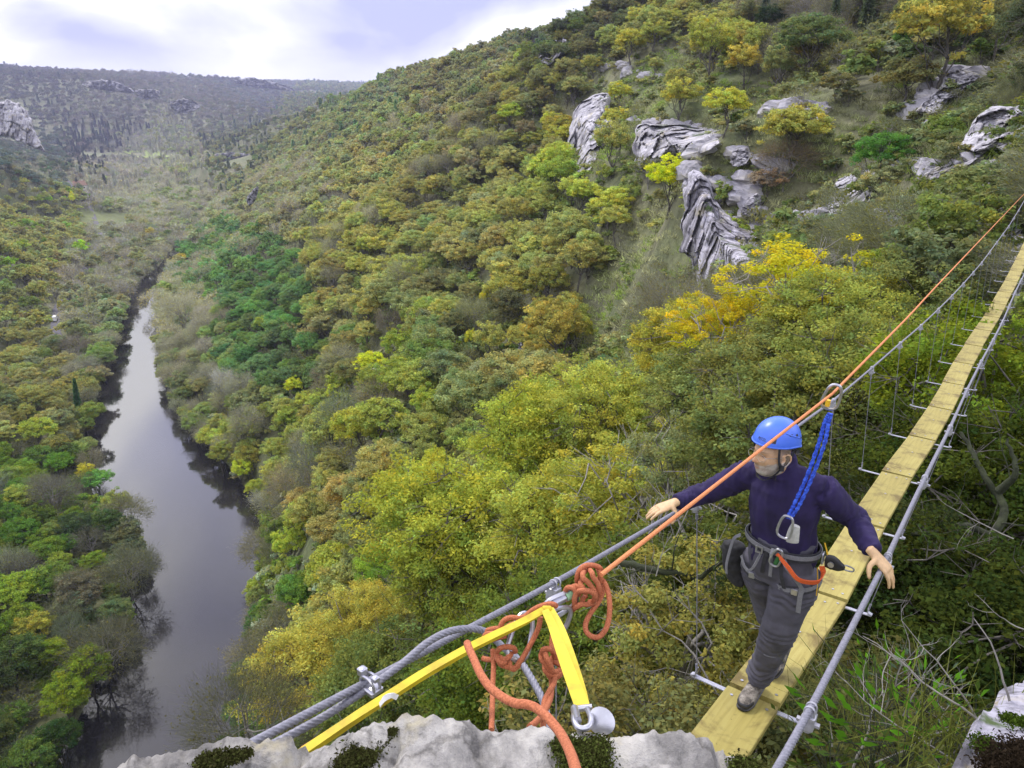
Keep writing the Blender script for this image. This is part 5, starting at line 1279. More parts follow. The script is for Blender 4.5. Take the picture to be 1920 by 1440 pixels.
# ---------------------------------------------------------------- ropes and slings at the near anchor
def z4(x, y, t): return at(840+x/4.115, 1030+y/4.115, t)
def rope_mb(lists, r=.0060, n=10, sub=8):
    m = MB()
    for L in lists: m.tube(spline([z4(*p) for p in L], sub), r, n)
    return m
def carabiner(m, c, ax, side, L=.11, W=.06, r=.0055, rings=28):
    """oval snap link; ax long axis, side short axis"""
    ax = ax.normalized(); side = (side-ax*side.dot(ax)).normalized(); P = []
    for k in range(rings):
        a = 2*math.pi*k/rings; x = math.cos(a); y = math.sin(a); x = math.copysign(abs(x)**.6, x); y = math.copysign(abs(y)**.75, y)
        P.append(c+ax*(x*L/2)+side*(y*W/2*(1-.18*x)))
    m.tube(P, r, 8, closed=True); return P
ROPE_PTS = [(-.4, None), ]
def build_rigging():
    A = at(1127, 1078, 1.72); carab = onS(1561, 738, -.4)
    B = onS(1700, 597, 1.6); C_ = onS(1800, 490, 5.0); E_ = onS(1918, 366, 21.5); E2 = E_+(E_-C_).normalized()*6
    P = [A.lerp(carab, k/30) for k in range(30)]+[carab]+[carab.lerp(B, k/10) for k in range(1, 10)]+spline([B, C_, E_, E2], 16)
    m = MB(); m.tube(P, .0056, 10); root = empty('safety_rope', A); tag(root, 'taut orange safety rope running from the big knot up to the far cliff', 'rope')
    m.build('taut_strand', M['rope_tight'], root)
    kn = rope_mb([
        [(1190,172,1.76),(1165,140,1.75),(1110,122,1.74),(1050,130,1.735),(1010,170,1.73),(995,235,1.74),(1012,300,1.77),(1050,330,1.79)],
        [(1060,165,1.745),(1040,190,1.715),(1045,225,1.705),(1075,250,1.71),(1105,285,1.715),(1135,335,1.72),(1148,375,1.75)],
        [(1030,240,1.735),(1022,270,1.72),(1045,300,1.715),(1065,335,1.73)],
        [(1085,150,1.745),(1110,180,1.715),(1120,215,1.71),(1150,255,1.715),(1165,300,1.72),(1155,345,1.735),(1130,380,1.76)],
        [(1150,130,1.77),(1172,190,1.74),(1175,240,1.74),(1160,300,1.75),(1150,380,1.77)],
        [(905,322,1.74),(925,296,1.725),(965,300,1.715),(985,335,1.715),(975,385,1.72),(975,440,1.735),(955,462,1.75)],
        [(930,345,1.76),(960,292,1.735),(1000,285,1.72),(1020,310,1.72),(1010,350,1.735)],
        [(985,345,1.725),(1010,322,1.71),(1060,318,1.705),(1110,332,1.71),(1135,365,1.72),(1120,400,1.74),(1085,408,1.75)],
        [(1150,380,1.77),(1120,415,1.75),(1070,425,1.73),(1020,425,1.72),(985,448,1.725),(965,465,1.75)],
        [(1060,360,1.76),(1040,385,1.74),(1035,420,1.74),(1000,440,1.745)],
        [(910,330,1.76),(900,360,1.77),(925,390,1.78)]])
    kn.build('knot', M['rope'], root)
    lp = rope_mb([[(1165,215,1.76),(1205,255,1.74),(1235,330,1.73),(1248,430,1.72),(1240,540,1.71),(1215,620,1.70),(1165,675,1.70),(1110,672,1.70),(1068,635,1.71),(1062,575,1.72),(1095,500,1.74),(1145,430,1.755),(1180,370,1.765),(1195,310,1.77),(1185,250,1.775)]], sub=10)
    lp.build('tail_loop', M['rope'], root)
    # second rope: figure eights clipped into the steel links
    r2 = empty('anchor_rope', z4(800, 700, 1.7)); tag(r2, 'rust orange rope with knots joining the steel links under the yellow sling', 'rope')
    k1 = rope_mb([
        [(835,440,1.70),(815,425,1.695),(765,425,1.69),(700,445,1.69),(640,480,1.69),(590,520,1.69),(540,530,1.69),(480,528,1.69),(430,552,1.69),(405,600,1.69),(425,625,1.70),(480,585,1.71),(530,575,1.72),(560,585,1.74)],
        [(290,700,1.70),(280,680,1.69),(300,655,1.68),(370,648,1.67),(440,640,1.67),(500,615,1.68),(540,590,1.70)],
        [(300,650,1.71),(310,625,1.70),(370,612,1.69),(430,612,1.69),(480,600,1.70)],
        [(285,715,1.72),(330,700,1.70),(390,680,1.69),(450,665,1.69)]])
    k1.build('upper_knot', M['rope'], r2)
    k2 = rope_mb([
        [(715,520,1.72),(700,600,1.72),(665,680,1.72),(620,760,1.71),(580,830,1.70),(545,880,1.69),(510,925,1.69),(480,900,1.69),(475,850,1.70)],
        [(375,795,1.70),(400,765,1.69),(450,752,1.685),(505,762,1.69),(520,790,1.70)],
        [(265,840,1.72),(300,850,1.715),(350,850,1.71),(390,830,1.70),(430,850,1.69),(470,830,1.69),(490,800,1.70)],
        [(390,860,1.70),(410,890,1.695),(450,905,1.69),(500,915,1.69),(540,900,1.69),(550,860,1.70)],
        [(375,800,1.705),(385,850,1.69),(420,880,1.685),(445,860,1.69)]])
    k2.build('lower_knot', M['rope'], r2)
    k3 = rope_mb([
        [(822,560,1.72),(808,650,1.71),(800,740,1.70),(812,800,1.69),(845,840,1.69)],
        [(860,600,1.735),(868,700,1.72),(845,770,1.71),(815,820,1.70),(790,870,1.69),(800,920,1.69)],
        [(720,810,1.69),(735,775,1.68),(780,768,1.675),(820,790,1.68),(835,840,1.69)],
        [(718,810,1.69),(722,850,1.68),(755,885,1.675),(790,930,1.675),(830,945,1.68),(860,930,1.69)],
        [(750,800,1.675),(765,850,1.665),(790,900,1.665),(800,940,1.67)],
        [(745,880,1.70),(748,930,1.69),(780,960,1.68),(830,970,1.68),(868,950,1.69),(872,905,1.70),(845,880,1.70),(800,860,1.70)],
        [(770,960,1.70),(790,985,1.69),(840,985,1.69),(868,965,1.70)],
        [(825,985,1.68),(815,1040,1.66),(780,1100,1.62),(745,1170,1.58),(735,1280,1.5),(735,1400,1.45)],
        [(795,985,1.70),(800,1060,1.66),(790,1150,1.60),(740,1260,1.5),(680,1330,1.42),(630,1370,1.38)]])
    k3.build('middle_knot', M['rope'], r2)
    k4 = rope_mb([[(345,770,1.72),(352,900,1.70),(345,1050,1.66),(342,1200,1.60),(335,1400,1.5)]]); k4.build('hanging_strand', M['rope'], r2)
    # loose rope in front
    m = MB(); pts = [(150,728,1.08),(160,760,1.06),(200,850,1.03),(250,960,.99),(320,1060,.95),(420,1140,.92),(520,1188,.90),(600,1195,.89),(680,1225,.88),(760,1290,.86),(830,1370,.84),(880,1440,.81),(940,1560,.76),(980,1680,.70),(1010,1840,.62)]
    Pz = spline([z4(*p) for p in pts], 10); m.tube(Pz, .0054, 14); m.ball(Pz[0], .0056)
    o = m.build('loose_rope', M['rope']); tag(o, 'loose orange rope end curving over the boulder in front of everything', 'rope')
    # steel links
    for (x, y, t, ax, sd, L, W, r, lab) in [
        (555, 690, 1.72, (520, 850, 1.70, 610, 500, 1.74), None, .155, .05, .0058, 'long steel carabiner through the upper and lower rope knots'),
        (868, 535, 1.73, (885, 450, 1.72, 845, 640, 1.74), None, .085, .045, .0055, 'steel carabiner hanging under the pale green sleeve')]:
        a = z4(*ax[:3]); b = z4(*ax[3:]); m = MB(); c = (a+b)/2; carabiner(m, c, b-a, Vector((1, .4, -.3)), (b-a).length*1.02, W, r)
        o = m.build('carabiner', M['alu']); tag(o, lab, 'carabiner')
    c0 = z4(800, 425, 1.72); c1 = z4(945, 350, 1.74); ax = (c1-c0).normalized(); root = empty('screw_link', c0); tag(root, 'steel screw link with a pale green sleeve between sling and knot', 'carabiner')
    m = MB(); carabiner(m, (c0+c1)/2+Vector((0, 0, -.012)), ax, Vector((0, -.2, -1)), .085, .045, .0055); m.tube([c0+ax*.004, c0+ax*.036], .0092, 12); m.build('link', M['alu'], root)
    m = MB(); m.tube([c0+ax*.038, c0+ax*.060], [.0105, .0095], 14); m.build('sleeve', M['pale_green'], root)
    # yellow sling: two legs
    m = MB()
    top = (1020, 1146, 1.665)
    L = [at(x, y, t) for x, y, t in [(1022,1146,1.68),(985,1166,1.65),(930,1192,1.62),(870,1222,1.58),(800,1262,1.54),(740,1300,1.50),(680,1338,1.46),(620,1378,1.43),(570,1412,1.40)]]
    wv = [Vector((.28, .15, .95))]*len(L)
    V, F = ribbon_geo(spline(L, 5), Vector((.25, .1, 1)), lerp_list([.012, .018, .023, .026, .027, .028, .029, .029], 41), .0009); m.add(V, F)
    L2 = [p+Vector((-.004, -.012, .012)) for p in L]; V, F = ribbon_geo(spline(L2, 5), Vector((.1, 1, .25)), .016, .0009); m.add(V, F)
    Lr = [at(x, y, t) for x, y, t in [(1022,1144,1.66),(1035,1172,1.58),(1050,1212,1.50),(1066,1256,1.42),(1082,1298,1.35),(1094,1330,1.31)]]
    V, F = ribbon_geo(spline(Lr, 6), [Vector((1, .1, .25)).lerp(Vector((1, -.35, .1)), k/30) for k in range(31)], lerp_list([.016, .018, .022, .024, .026, .026], 31), .0009); m.add(V, F)
    Lr2 = [at(x, y, t) for x, y, t in [(1030,1143,1.67),(1048,1175,1.60),(1064,1215,1.53),(1078,1258,1.45),(1090,1300,1.37),(1096,1330,1.33)]]
    V, F = ribbon_geo(spline(Lr2, 6), [Vector((.6, .8, .25)).lerp(Vector((1, .2, .1)), k/30) for k in range(31)], .020, .0009); m.add(V, F)
    m.tube([at(1012, 1150, 1.70), at(1020, 1142, 1.67), at(1032, 1142, 1.665), at(1040, 1150, 1.70)], .0075, 8, flat=.5)
    root = empty('yellow_sling', at(1020, 1146, 1.66)); tag(root, 'bright yellow webbing sling spread in two legs over the boulder', 'sling'); m.build('webbing', M['sling'], root)
    m = MB(); V, F = ribbon_geo(spline([at(x, y, t) for x, y, t in [(712,1322,1.44),(722,1309,1.43),(735,1304,1.43),(745,1308,1.45)]], 5), Vector((.3, .3, 1)), .010, .0006); m.add(V, F); m.build('tag', M['white_fab'], root)
    m = MB(); P = [at(x, y, t) for x, y, t in [(566,1405,1.45),(640,1358,1.50),(720,1306,1.54),(760,1283,1.57),(800,1262,1.6)]]; m.tube(spline(P, 6), .0052, 10)
    o = m.build('thin_anchor_rope', M['rope']); tag(o, 'short orange rope lying along the back of the yellow sling', 'rope')
    # hanger plate and shackle on the boulder
    root = empty('bolt_hanger', at(1118, 1355, 1.27)); tag(root, 'shiny steel bolt hanger and shackle on the boulder holding the yellow sling', 'bolt hanger')
    c = at(1118, 1350, 1.265); vx = Vector((1, -.1, -.05)).normalized(); vy = Vector((.05, .55, .85)).normalized(); nn = vx.cross(vy); V = []; F = []; K = 28
    prof = []
    for k in range(K):
        a = 2*math.pi*k/K; rr = .024*(1+.22*math.cos(a)-.14*math.cos(2*a)); prof.append((rr*math.cos(a)+.004, rr*math.sin(a)*.78))
    m = MB()
    for th in (-.0018, .0018):
        for (x, y) in prof: V.append(c+vx*x+vy*y+nn*(th+.012*(x/.03)**2))
    F = [tuple(range(K-1, -1, -1)), tuple(range(K, 2*K))]+[(i, (i+1) % K, K+(i+1) % K, K+i) for i in range(K)]; m.add(V, F)
    m.build('hanger_plate', M['alu'], root, True)
    m = MB(); m.tube([c-nn*.004, c-nn*.014], .010, 6); m.tube([c-nn*.014, c-nn*.022], .0055, 10); m.build('anchor_bolt', M['steel'], root)
    m = MB(); P = [at(x, y, t) for x, y, t in [(1078,1332,1.30),(1076,1348,1.26),(1082,1362,1.24),(1094,1366,1.235),(1106,1360,1.24),(1108,1345,1.26),(1102,1330,1.29)]]; m.tube(spline(P, 6), .0052, 10); m.tube([at(1077, 1328, 1.30), at(1083, 1352, 1.25)], .0068, 10); m.tube([at(1074, 1330, 1.31), at(1110, 1326, 1.31)], .0058, 10); m.build('shackle', M['alu'], root)

# ---------------------------------------------------------------- twigs and herbs at lower right
D0 = 2
def twig(rg, base, d, L, r, depth, m):
    P = [base]; q = d.normalized()
    n = 7; L *= (.5 if depth == D0 else 1)
    for k in range(n):
        q = (q+Vector(rg.normal(size=3))*.13+Vector((0, 0, .03))).normalized(); P.append(P[-1]+q*L/n)
    m.tube(P, lerp_list([r*.75, r*.22], n+1), 5, caps=False)
    if depth > 0:
        for k in range(2, n+1):
            if rg.random() < .5:
                d2 = (q+Vector(rg.normal(size=3))*.75).normalized(); twig(rg, P[k], d2, L*rg.uniform(.25, .5), r*.42, depth-1, m)
def build_twigs():
    rg = np.random.default_rng(31)
    spec = [((1895,1322,2.45),(-.35,.1,1.0),.62,.006,2,'pale forked dead branch rising from the mossy rock'),
            ((1835,1350,2.5),(-1.0,.35,.55),.95,.006,2,'long pale bare twig spreading left from the mossy rock'),
            ((1830,1345,2.6),(-.6,.5,.9),.8,.005,2,'second bare twig spreading up left from the mossy rock'),
            ((1660,1330,3.6),(-.05,0,1),.9,.007,2,'upright dry stem between the right hand cable and the mossy rock'),
            ((1690,1350,3.4),(.3,.1,1),.8,.006,2,'second upright dry stem beside the first one'),
            ((1600,1440,3.4),(.25,.1,1),.9,.008,2,'leaning dead stem at the bottom edge right of the hand cable'),
            ((1560,1400,3.9),(-.2,.1,1),.7,.005,2,'thin dry stalk close to the right hand cable'),
            ((1780,1420,3.0),(-.9,.3,.25),1.0,.005,2,'trailing grey bramble stem left of the mossy rock'),
            ((1920,1180,3.2),(-1,.3,.2),.5,.004,2,'bare twig poking in from the right edge'),
            ((1740,1400,3.2),(.2,.2,1),.6,.004,2,'fine dry twig beside the green herbs'),
            ((1640,1430,3.2),(.7,.1,.3),.9,.004,1,'curved straw coloured stem along the bottom edge')]
    for (x, y, t), d, L, r, dep, lab in spec:
        b = at(x, y, t); m = MB(); twig(rg, b, Vector(d), L, r, dep, m); o = m.build('bare_branch', M['bark_pale']); tag(o, lab, 'branch', 'bare twigs at the lower right')
    # lichen twigs near the left cable and far bits
    for (x, y, t), d, L, lab in [((1230,1080,9),(.2,0,1),1.4,'lichen grey twig under the left hand cable'), ((1215,1130,9.5),(-.5,0,.8),1.2,'lichen grey twig right of the big orange knot'), ((1480,1190,11),(-1,0,.5),1.6,'grey lichen branch behind the leg of the walker'), ((940,1390,6),(-.2,.2,1),.8,'white dead twig just left of the hanging ropes'), ((655,1375,30),(0,0,1),5,'thin white birch stem above the yellow sling'), ((1900,1010,7),(-1,.2,.2),1.5,'pale leafless twig at the right edge')]:
        m = MB(); twig(rg, at(x, y, t), Vector(d), L, .0035*t/3, 2, m); o = m.build('bare_branch', M['bark_pale']); tag(o, lab, 'branch')
    for pts, r0, r1, lab in [
        ([(1925,1230,12.5),(1890,1120,12.3),(1850,1030,12.2),(1862,960,12.4),(1835,880,12.6),(1805,810,13)], .11, .03, 'dark mossy trunk rising at the right edge behind the bridge'),
        ([(1855,1010,12.2),(1800,985,12.0),(1745,1000,11.8),(1700,975,11.8),(1672,935,12)], .06, .015, 'mossy limb reaching left from the dark trunk'),
        ([(1870,940,12.3),(1900,880,12.2),(1890,820,12.4)], .07, .02, 'short mossy limb forking upward from the dark trunk'),
        ([(1170,1045,15),(1240,1062,14.7),(1300,1100,14.5),(1300,1160,14.5),(1270,1210,14.6)], .07, .03, 'bright mossy branch below the left hand cable'),
        ([(1300,1100,14.5),(1350,1060,14.4),(1395,1050,14.4)], .05, .015, 'mossy side branch pointing at the gear pouch'),
        ([(1165,1140,15),(1215,1128,15),(1290,1150,14.6)], .05, .03, 'low mossy branch right of the hanging rope loop')]:
        m = MB(); P = spline([at(*p)+Vector(rg.normal(size=3))*.08 for p in pts], 7); P = [p+Vector(rg.normal(size=3))*r0*.12 for p in P]; m.tube(P, lerp_list([r0, r1], len(P)), 10)
        for k in range(4, len(P)-2, 5): twig(rg, P[k], Vector(rg.normal(size=3))+Vector((0, 0, .5)), 1.1, r1*.8, 1, m)
        o = m.build('mossy_branch', M['bark_moss']); tag(o, lab, 'branch')
    # leafy green herbs
    for (x, y, t, n, s, rgb, lab) in [(1700,1395,3.1,60,.07,(75,150,45),'bright green broad leaved herb at the bottom right'), (1640,1420,3.3,60,.06,(85,125,65),'grey green herb beside the leaning dead stem'), (1770,1370,3.0,30,.075,(70,140,45),'green strap leaved plant left of the mossy rock'), (1670,1300,3.9,80,.045,(80,150,40),'fresh green leaves among the dry stems'), (1600,1350,4.2,70,.05,(85,105,48),'dull green leaves right of the hand cable'), (1740,1300,3.6,70,.035,(90,120,95),'blue green sprig beside the mossy rock'), (1560,1430,4.0,90,.05,(80,110,50),'leafy tuft at the bottom edge by the hand cable'),(1830,1420,3.0,60,.05,(65,100,45),'low herb tucked against the mossy rock')]:
        c = np.array(at(x, y, t)); root = empty('herb', c); tag(root, lab, 'plant', 'green herbs at the lower right'); Vs = []; vr = []; m = MB()
        for k in range(n):
            e = rg.normal(size=3)*np.array([.16, .16, .10])*(s/.05)**.5; tip = c+e+np.array([0, 0, .08]); dirv = e/ (np.linalg.norm(e)+1e-6)+np.array([0, 0, .6]); dirv /= np.linalg.norm(dirv)
            sd = np.cross(dirv, rg.normal(size=3)); sd /= np.linalg.norm(sd); w = s*.2; L = s*rg.uniform(.7, 1.4); nn = np.cross(dirv, sd)
            Q = [tip-dirv*L*.5, tip-sd*w, tip+dirv*L*.6-nn*L*.15, tip+sd*w]; Vs += Q; b = math.exp(rg.normal()*.22); vr += [(b, b, b)]*4
            if k % 3 == 0: m.tube([Vector(c)-Vector((0, 0, .12)), Vector((c+tip)/2), Vector(tip)], .0022, 4, caps=False)
        me = np_mesh('leaves', np.array(Vs), np.arange(4*n).reshape(-1, 4), M['leaf'], attrs={'var': ('POINT', np.array(vr))}); o = link('leaves', me, root); o['tint'] = tint(rgb, .8)
        m.build('stem', M['bark_moss'], root)
    # grass tufts by the right rock
    for (x, y, t, n, rgb, lab) in [(1620,1390,3.6,160,(120,125,60),'tuft of long dry grass right of the first planks'), (1500,1300,6,160,(110,115,60),'grassy tuft behind the right hand cable clamp'), (1790,1440,2.6,120,(110,120,50),'thin grass blades at the bottom right')]:
        c = np.array(at(x, y, t)); Vs = []; vr = []
        for k in range(n):
            b0 = c+rg.normal(size=3)*np.array([.12, .12, .03]); d = rg.normal(size=3)*np.array([.5, .5, .1])+np.array([0, 0, 1]); d /= np.linalg.norm(d); L = rg.uniform(.2, .5); sd = np.cross(d, rg.normal(size=3)); sd /= np.linalg.norm(sd); w = .0022
            mid = b0+d*L*.6; tip = b0+d*L+np.array([d[0], d[1], -.4])*L*.25; Vs += [b0-sd*w, b0+sd*w, mid+sd*w*.8, mid-sd*w*.8, mid-sd*w*.8, mid+sd*w*.8, tip+sd*w*.2, tip-sd*w*.2]; b = math.exp(rg.normal()*.3); vr += [(b, b, b)]*8
        me = np_mesh('grass', np.array(Vs), np.arange(8*n).reshape(-1, 4), M['leaf'], attrs={'var': ('POINT', np.array(vr))}); o = link('grass_tuft', me); o['tint'] = tint(rgb, .8); tag(o, lab, 'grass tuft', 'grass tufts at the lower right')
# ---------------------------------------------------------------- the walker
def remesh(V, F, voxel, smooth=3, name='m'):
    me = bpy.data.meshes.new(name); me.from_pydata([tuple(v) for v in V], [], F); me.update()
    o = bpy.data.objects.new('tmp', me); scene.collection.objects.link(o)
    r = o.modifiers.new('r', 'REMESH'); r.mode = 'VOXEL'; r.voxel_size = voxel
    s = o.modifiers.new('s', 'SMOOTH'); s.iterations = smooth; s.factor = .6
    dg = bpy.context.evaluated_depsgraph_get(); dg.update(); ev = o.evaluated_get(dg); out = bpy.data.meshes.new_from_object(ev)
    bpy.data.objects.remove(o); out.name = name; return out
def get_co(me):
    a = np.empty(len(me.vertices)*3, np.float32); me.vertices.foreach_get('co', a); return a.reshape(-1, 3)
def set_co(me, a): me.vertices.foreach_set('co', np.asarray(a, np.float32).ravel()); me.update()
def loft(m, st, n=20):
    """stations: (center, side vector, a half width, b half depth); closed hull"""
    C = spline([s[0] for s in st], 5); N = len(C); S = spline([s[1] for s in st], 5); A = lerp_list([s[2] for s in st], N); B = lerp_list([s[3] for s in st], N)
    fr = frames(C); V = []; F = []
    for i in range(N):
        T = fr[i][0]; s = S[i]-T*S[i].dot(T); s.normalize(); f = T.cross(s)
        for j in range(n):
            ph = 2*math.pi*j/n; V.append(C[i]+s*(A[i]*math.cos(ph))+f*(B[i]*math.sin(ph)))
    for i in range(N-1):
        for j in range(n): k = (j+1) % n; F.append((i*n+j, i*n+k, (i+1)*n+k, (i+1)*n+j))
    V.append(C[0]-fr[0][0]*min(A[0], B[0])*.5); V.append(C[-1]+fr[-1][0]*min(A[-1], B[-1])*.5); a, b = len(V)-2, len(V)-1
    for j in range(n): k = (j+1) % n; F.append((a, k, j)); F.append((b, (N-1)*n+j, (N-1)*n+k))
    m.add(V, F)
FW = -DV                       # the way he walks
J = dict(pelv=bp(-.10, .065, -2.11), waist=bp(-.115, .07, -1.98), chest=bp(-.14, .06, -1.80), upch=bp(-.15, .05, -1.69), neck=bp(-.18, .035, -1.60), head=bp(-.25, .003, -1.507),
         shR=bp(-.12, -.135, -1.70), shL=bp(-.15, .215, -1.665), elR=bp(-.10, -.345, -1.885), elL=bp(0.0, .36, -1.85), wrR=bp(-.29, -.435, -1.885), wrL=bp(-.19, .485, -1.89),
         hipL=bp(-.12, .165, -2.16), hipR=bp(-.08, -.02, -2.18), knL=onS(1462, 1178, -.14), anL=onS(1420, 1272, .01), knR=onS(1445, 1146, .10), anR=onS(1468, 1205, .36))
def hand(m, w, f, dn, side, thumb_dir, sc=1.0, curls=(.25, .3, .35, .45), spread=.1):
    """w wrist, f finger direction, dn palm normal (towards the palm), side vector to the thumb side"""
    f = f.normalized(); side = (side-f*side.dot(f)).normalized(); dn = (dn-f*dn.dot(f)); dn = (dn-side*dn.dot(side)).normalized()
    loft(m, [(w-f*.03, side, .026, .021), (w, side, .029, .020), (w+f*.03, side, .036, .017), (w+f*.065, side, .042, .0155), (w+f*.090, side, .041, .0135)], 14)
    Ls = (.072, .080, .075, .060)
    for k in range(4):
        o = w+f*(.088-(.004, 0, .003, .010)[k])+side*(.031-.0205*k); a = curls[k]; d = (f+side*(1.5-k)*spread*.5).normalized(); P = [o-d*.02, o]; ang = 0.0; L = Ls[k]
        for q, frac in enumerate((.45, .30, .25)):
            ang += a*(.8, 1.0, .7)[q]; dd = (d*math.cos(ang)+dn*math.sin(ang)).normalized(); P.append(P[-1]+dd*L*frac)
        m.tube(spline(P, 4), lerp_list([.0095, .0092, .0085, .0078, .0068], 17), 9)
        m.ball(P[-1], .0068, 8)
    b = w+f*.022+side*.026; t1 = b+(thumb_dir.normalized()*.036); t2 = t1+(thumb_dir.normalized()*.7+f*.45).normalized()*.03; t3 = t2+(thumb_dir.normalized()*.5+f*.6).normalized()*.024
    m.tube(spline([w+f*.01+side*.012, b, t1, t2, t3], 4), lerp_list([.014, .0145, .012, .0105, .0085], 17), 10); m.ball(t3, .0083, 8)
def torso(m, g=0.0):
    sh = (J['shL']-J['shR']).normalized()
    loft(m, [(J['pelv']-ZV*.06, RV, .145+g, .105+g), (J['pelv']+ZV*.03, RV, .160+g, .112+g), (J['waist'], RV, .150+g, .105+g), ((J['waist']+J['chest'])/2, RV, .155+g, .108+g), (J['chest'], sh, .168+g, .112+g), (J['upch']+ZV*.0, sh, .165+g, .10+g), (J['neck']-ZV*.01+FW*-.005, sh, .095+g, .068+g)], 28)
    loft(m, [(J['shR']-sh*-.03, ZV, .06+g, .062+g), (J['shR']-sh*.005, ZV, .058+g, .06+g)], 18); loft(m, [(J['shL']-sh*.03, ZV, .06+g, .062+g), (J['shL'], ZV, .058+g, .06+g)], 18)
    m.tube(spline([J['neck']-sh*.04-ZV*.02, (J['neck']+J['shR'])/2+ZV*.005, J['shR']+ZV*.005], 5), lerp_list([.055+g, .052+g, .05+g], 11), 14)
    m.tube(spline([J['neck']+sh*.04-ZV*.02, (J['neck']+J['shL'])/2+ZV*.005, J['shL']+ZV*.005], 5), lerp_list([.055+g, .052+g, .05+g], 11), 14)
def arm(m, sh, el, wr, g=0.0, end=0.0):
    d = (wr-el).normalized(); P = [sh, sh.lerp(el, .35), sh.lerp(el, .75), el, el.lerp(wr, .3), el.lerp(wr, .7), wr-d*end]
    m.tube(spline(P, 4), lerp_list([.056+g, .051+g, .045+g, .041+g, .041+g, .034+g, .028+g*.9], 25), 18)
def leg(m, hip, kn, an, g=0.0, up=0.0):
    P = [hip+ZV*.02, hip.lerp(kn, .3), hip.lerp(kn, .75), kn, kn.lerp(an, .25)-FW*.01, kn.lerp(an, .6)-FW*.005, an+(kn-an).normalized()*up]
    m.tube(spline(P, 4), lerp_list([.102+g, .098+g*1.2, .078+g*1.6, .064+g*2.2, .062+g*2.2, .052+g*2.4, .042+g*2.4], 25), 20)
HF = Vector((-.90, -.42, .06)).normalized(); HR = HF.cross(ZV).normalized(); HU = HR.cross(HF).normalized()   # HR: his right-hand side of the face
HS = .92
def hp(x, y, z): return J['head']+(HR*x+HF*y+HU*z)*HS
def head_geo(m):
    n1, n2 = 72, 56; V = []; F = []
    g = lambda v, c, s: math.exp(-((v-c)/s)**2)
    for i in range(n2+1):
        th = math.pi*i/n2
        for j in range(n1):
            ph = 2*math.pi*j/n1; dx, dy, dz = math.sin(th)*math.sin(ph), math.sin(th)*math.cos(ph), math.cos(th)
            x, y, z = dx*.076, dy*.097, dz*.122
            if z < 0: k = -z/.118; x *= 1-.22*k*k; y = y*(1-.10*k) + (.014*k if dy > 0 else -.012*k*0)
            if dy < 0 and z < -.03: y *= 1-.35*min(1, (-z-.03)/.08)
            if dy > 0:
                ax = abs(x)
                y += .010*g(z, .030, .014)*g(ax, .022, .030)            # brow
                y -= .012*g(z, .008, .014)*g(ax, .031, .014)            # eye socket
                y += .0055*g(z, .006, .008)*g(ax, .031, .011)           # eyeball
                y += .030*g(x, 0, .0085)*(g(z, -.022, .012)) + .018*g(x, 0, .0075)*g(z, -.004, .018)   # nose
                y += .010*g(ax, .012, .006)*g(z, -.028, .007)
                y += .006*g(ax, .043, .018)*g(z, -.018, .018)           # cheek bone
                y -= .007*g(ax, .045, .018)*g(z, -.055, .02)
                y += .009*g(x, 0, .022)*g(z, -.054, .008) - .006*g(x, 0, .020)*g(z, -.0605, .0035) + .007*g(x, 0, .020)*g(z, -.067, .006)  # lips
                y += .010*g(x, 0, .022)*g(z, -.092, .016)               # chin
            V.append(hp(x, y, z))
    for i in range(n2):
        for j in range(n1): k = (j+1) % n1; F.append((i*n1+j, i*n1+k, (i+1)*n1+k, (i+1)*n1+j))
    m.add(V, F)
    for s in (-1, 1):   # ears
        c = (s*.078, -.012, -.005)
        P = [hp(c[0]+s*a, c[1]+b, c[2]+z) for a, b, z in [(0, .012, -.028), (.006, .002, -.034), (.010, -.012, -.018), (.016, -.020, .004), (.015, -.014, .026), (.008, .004, .032), (.002, .014, .018)]]
        m.tube(spline(P, 4), .0052, 8); m.ball(hp(s*.079, -.006, 0), (.008, .008, .008), 8); m.tube([hp(s*.076, .006, .02), hp(s*.083, -.006, -.006), hp(s*.078, .006, -.026)], .006, 8)
def skin_mat():
    m, nt, N, L, B = new_mat('skin'); a = N.new('ShaderNodeAttribute'); a.attribute_name = 'col'; n = noise_node(nt, 60, 4); r = ramp(nt, n.outputs[0], [(.3, (.86, .84, .82)), (.7, (1.1, 1.08, 1.06))])
    c = mix_rgb(nt, 1.0, a.outputs['Color'], r.outputs[0], 'MULTIPLY'); L.new(c, B.inputs['Base Color']); B.inputs['Roughness'].default_value = .55
    B.inputs['Subsurface Weight'].default_value = .08; B.inputs['Subsurface Radius'].default_value = (.01, .004, .002); bump(nt, B, noise_node(nt, 220, 3).outputs[0], .25, .001); return m
def wrinkle(me, fn):
    co = get_co(me); no = np.empty(len(me.vertices)*3, np.float32); me.vertices.foreach_get('normal', no); no = no.reshape(-1, 3)
    d = np.array([fn(Vector(c)) for c in co]); set_co(me, co+no*d[:, None])
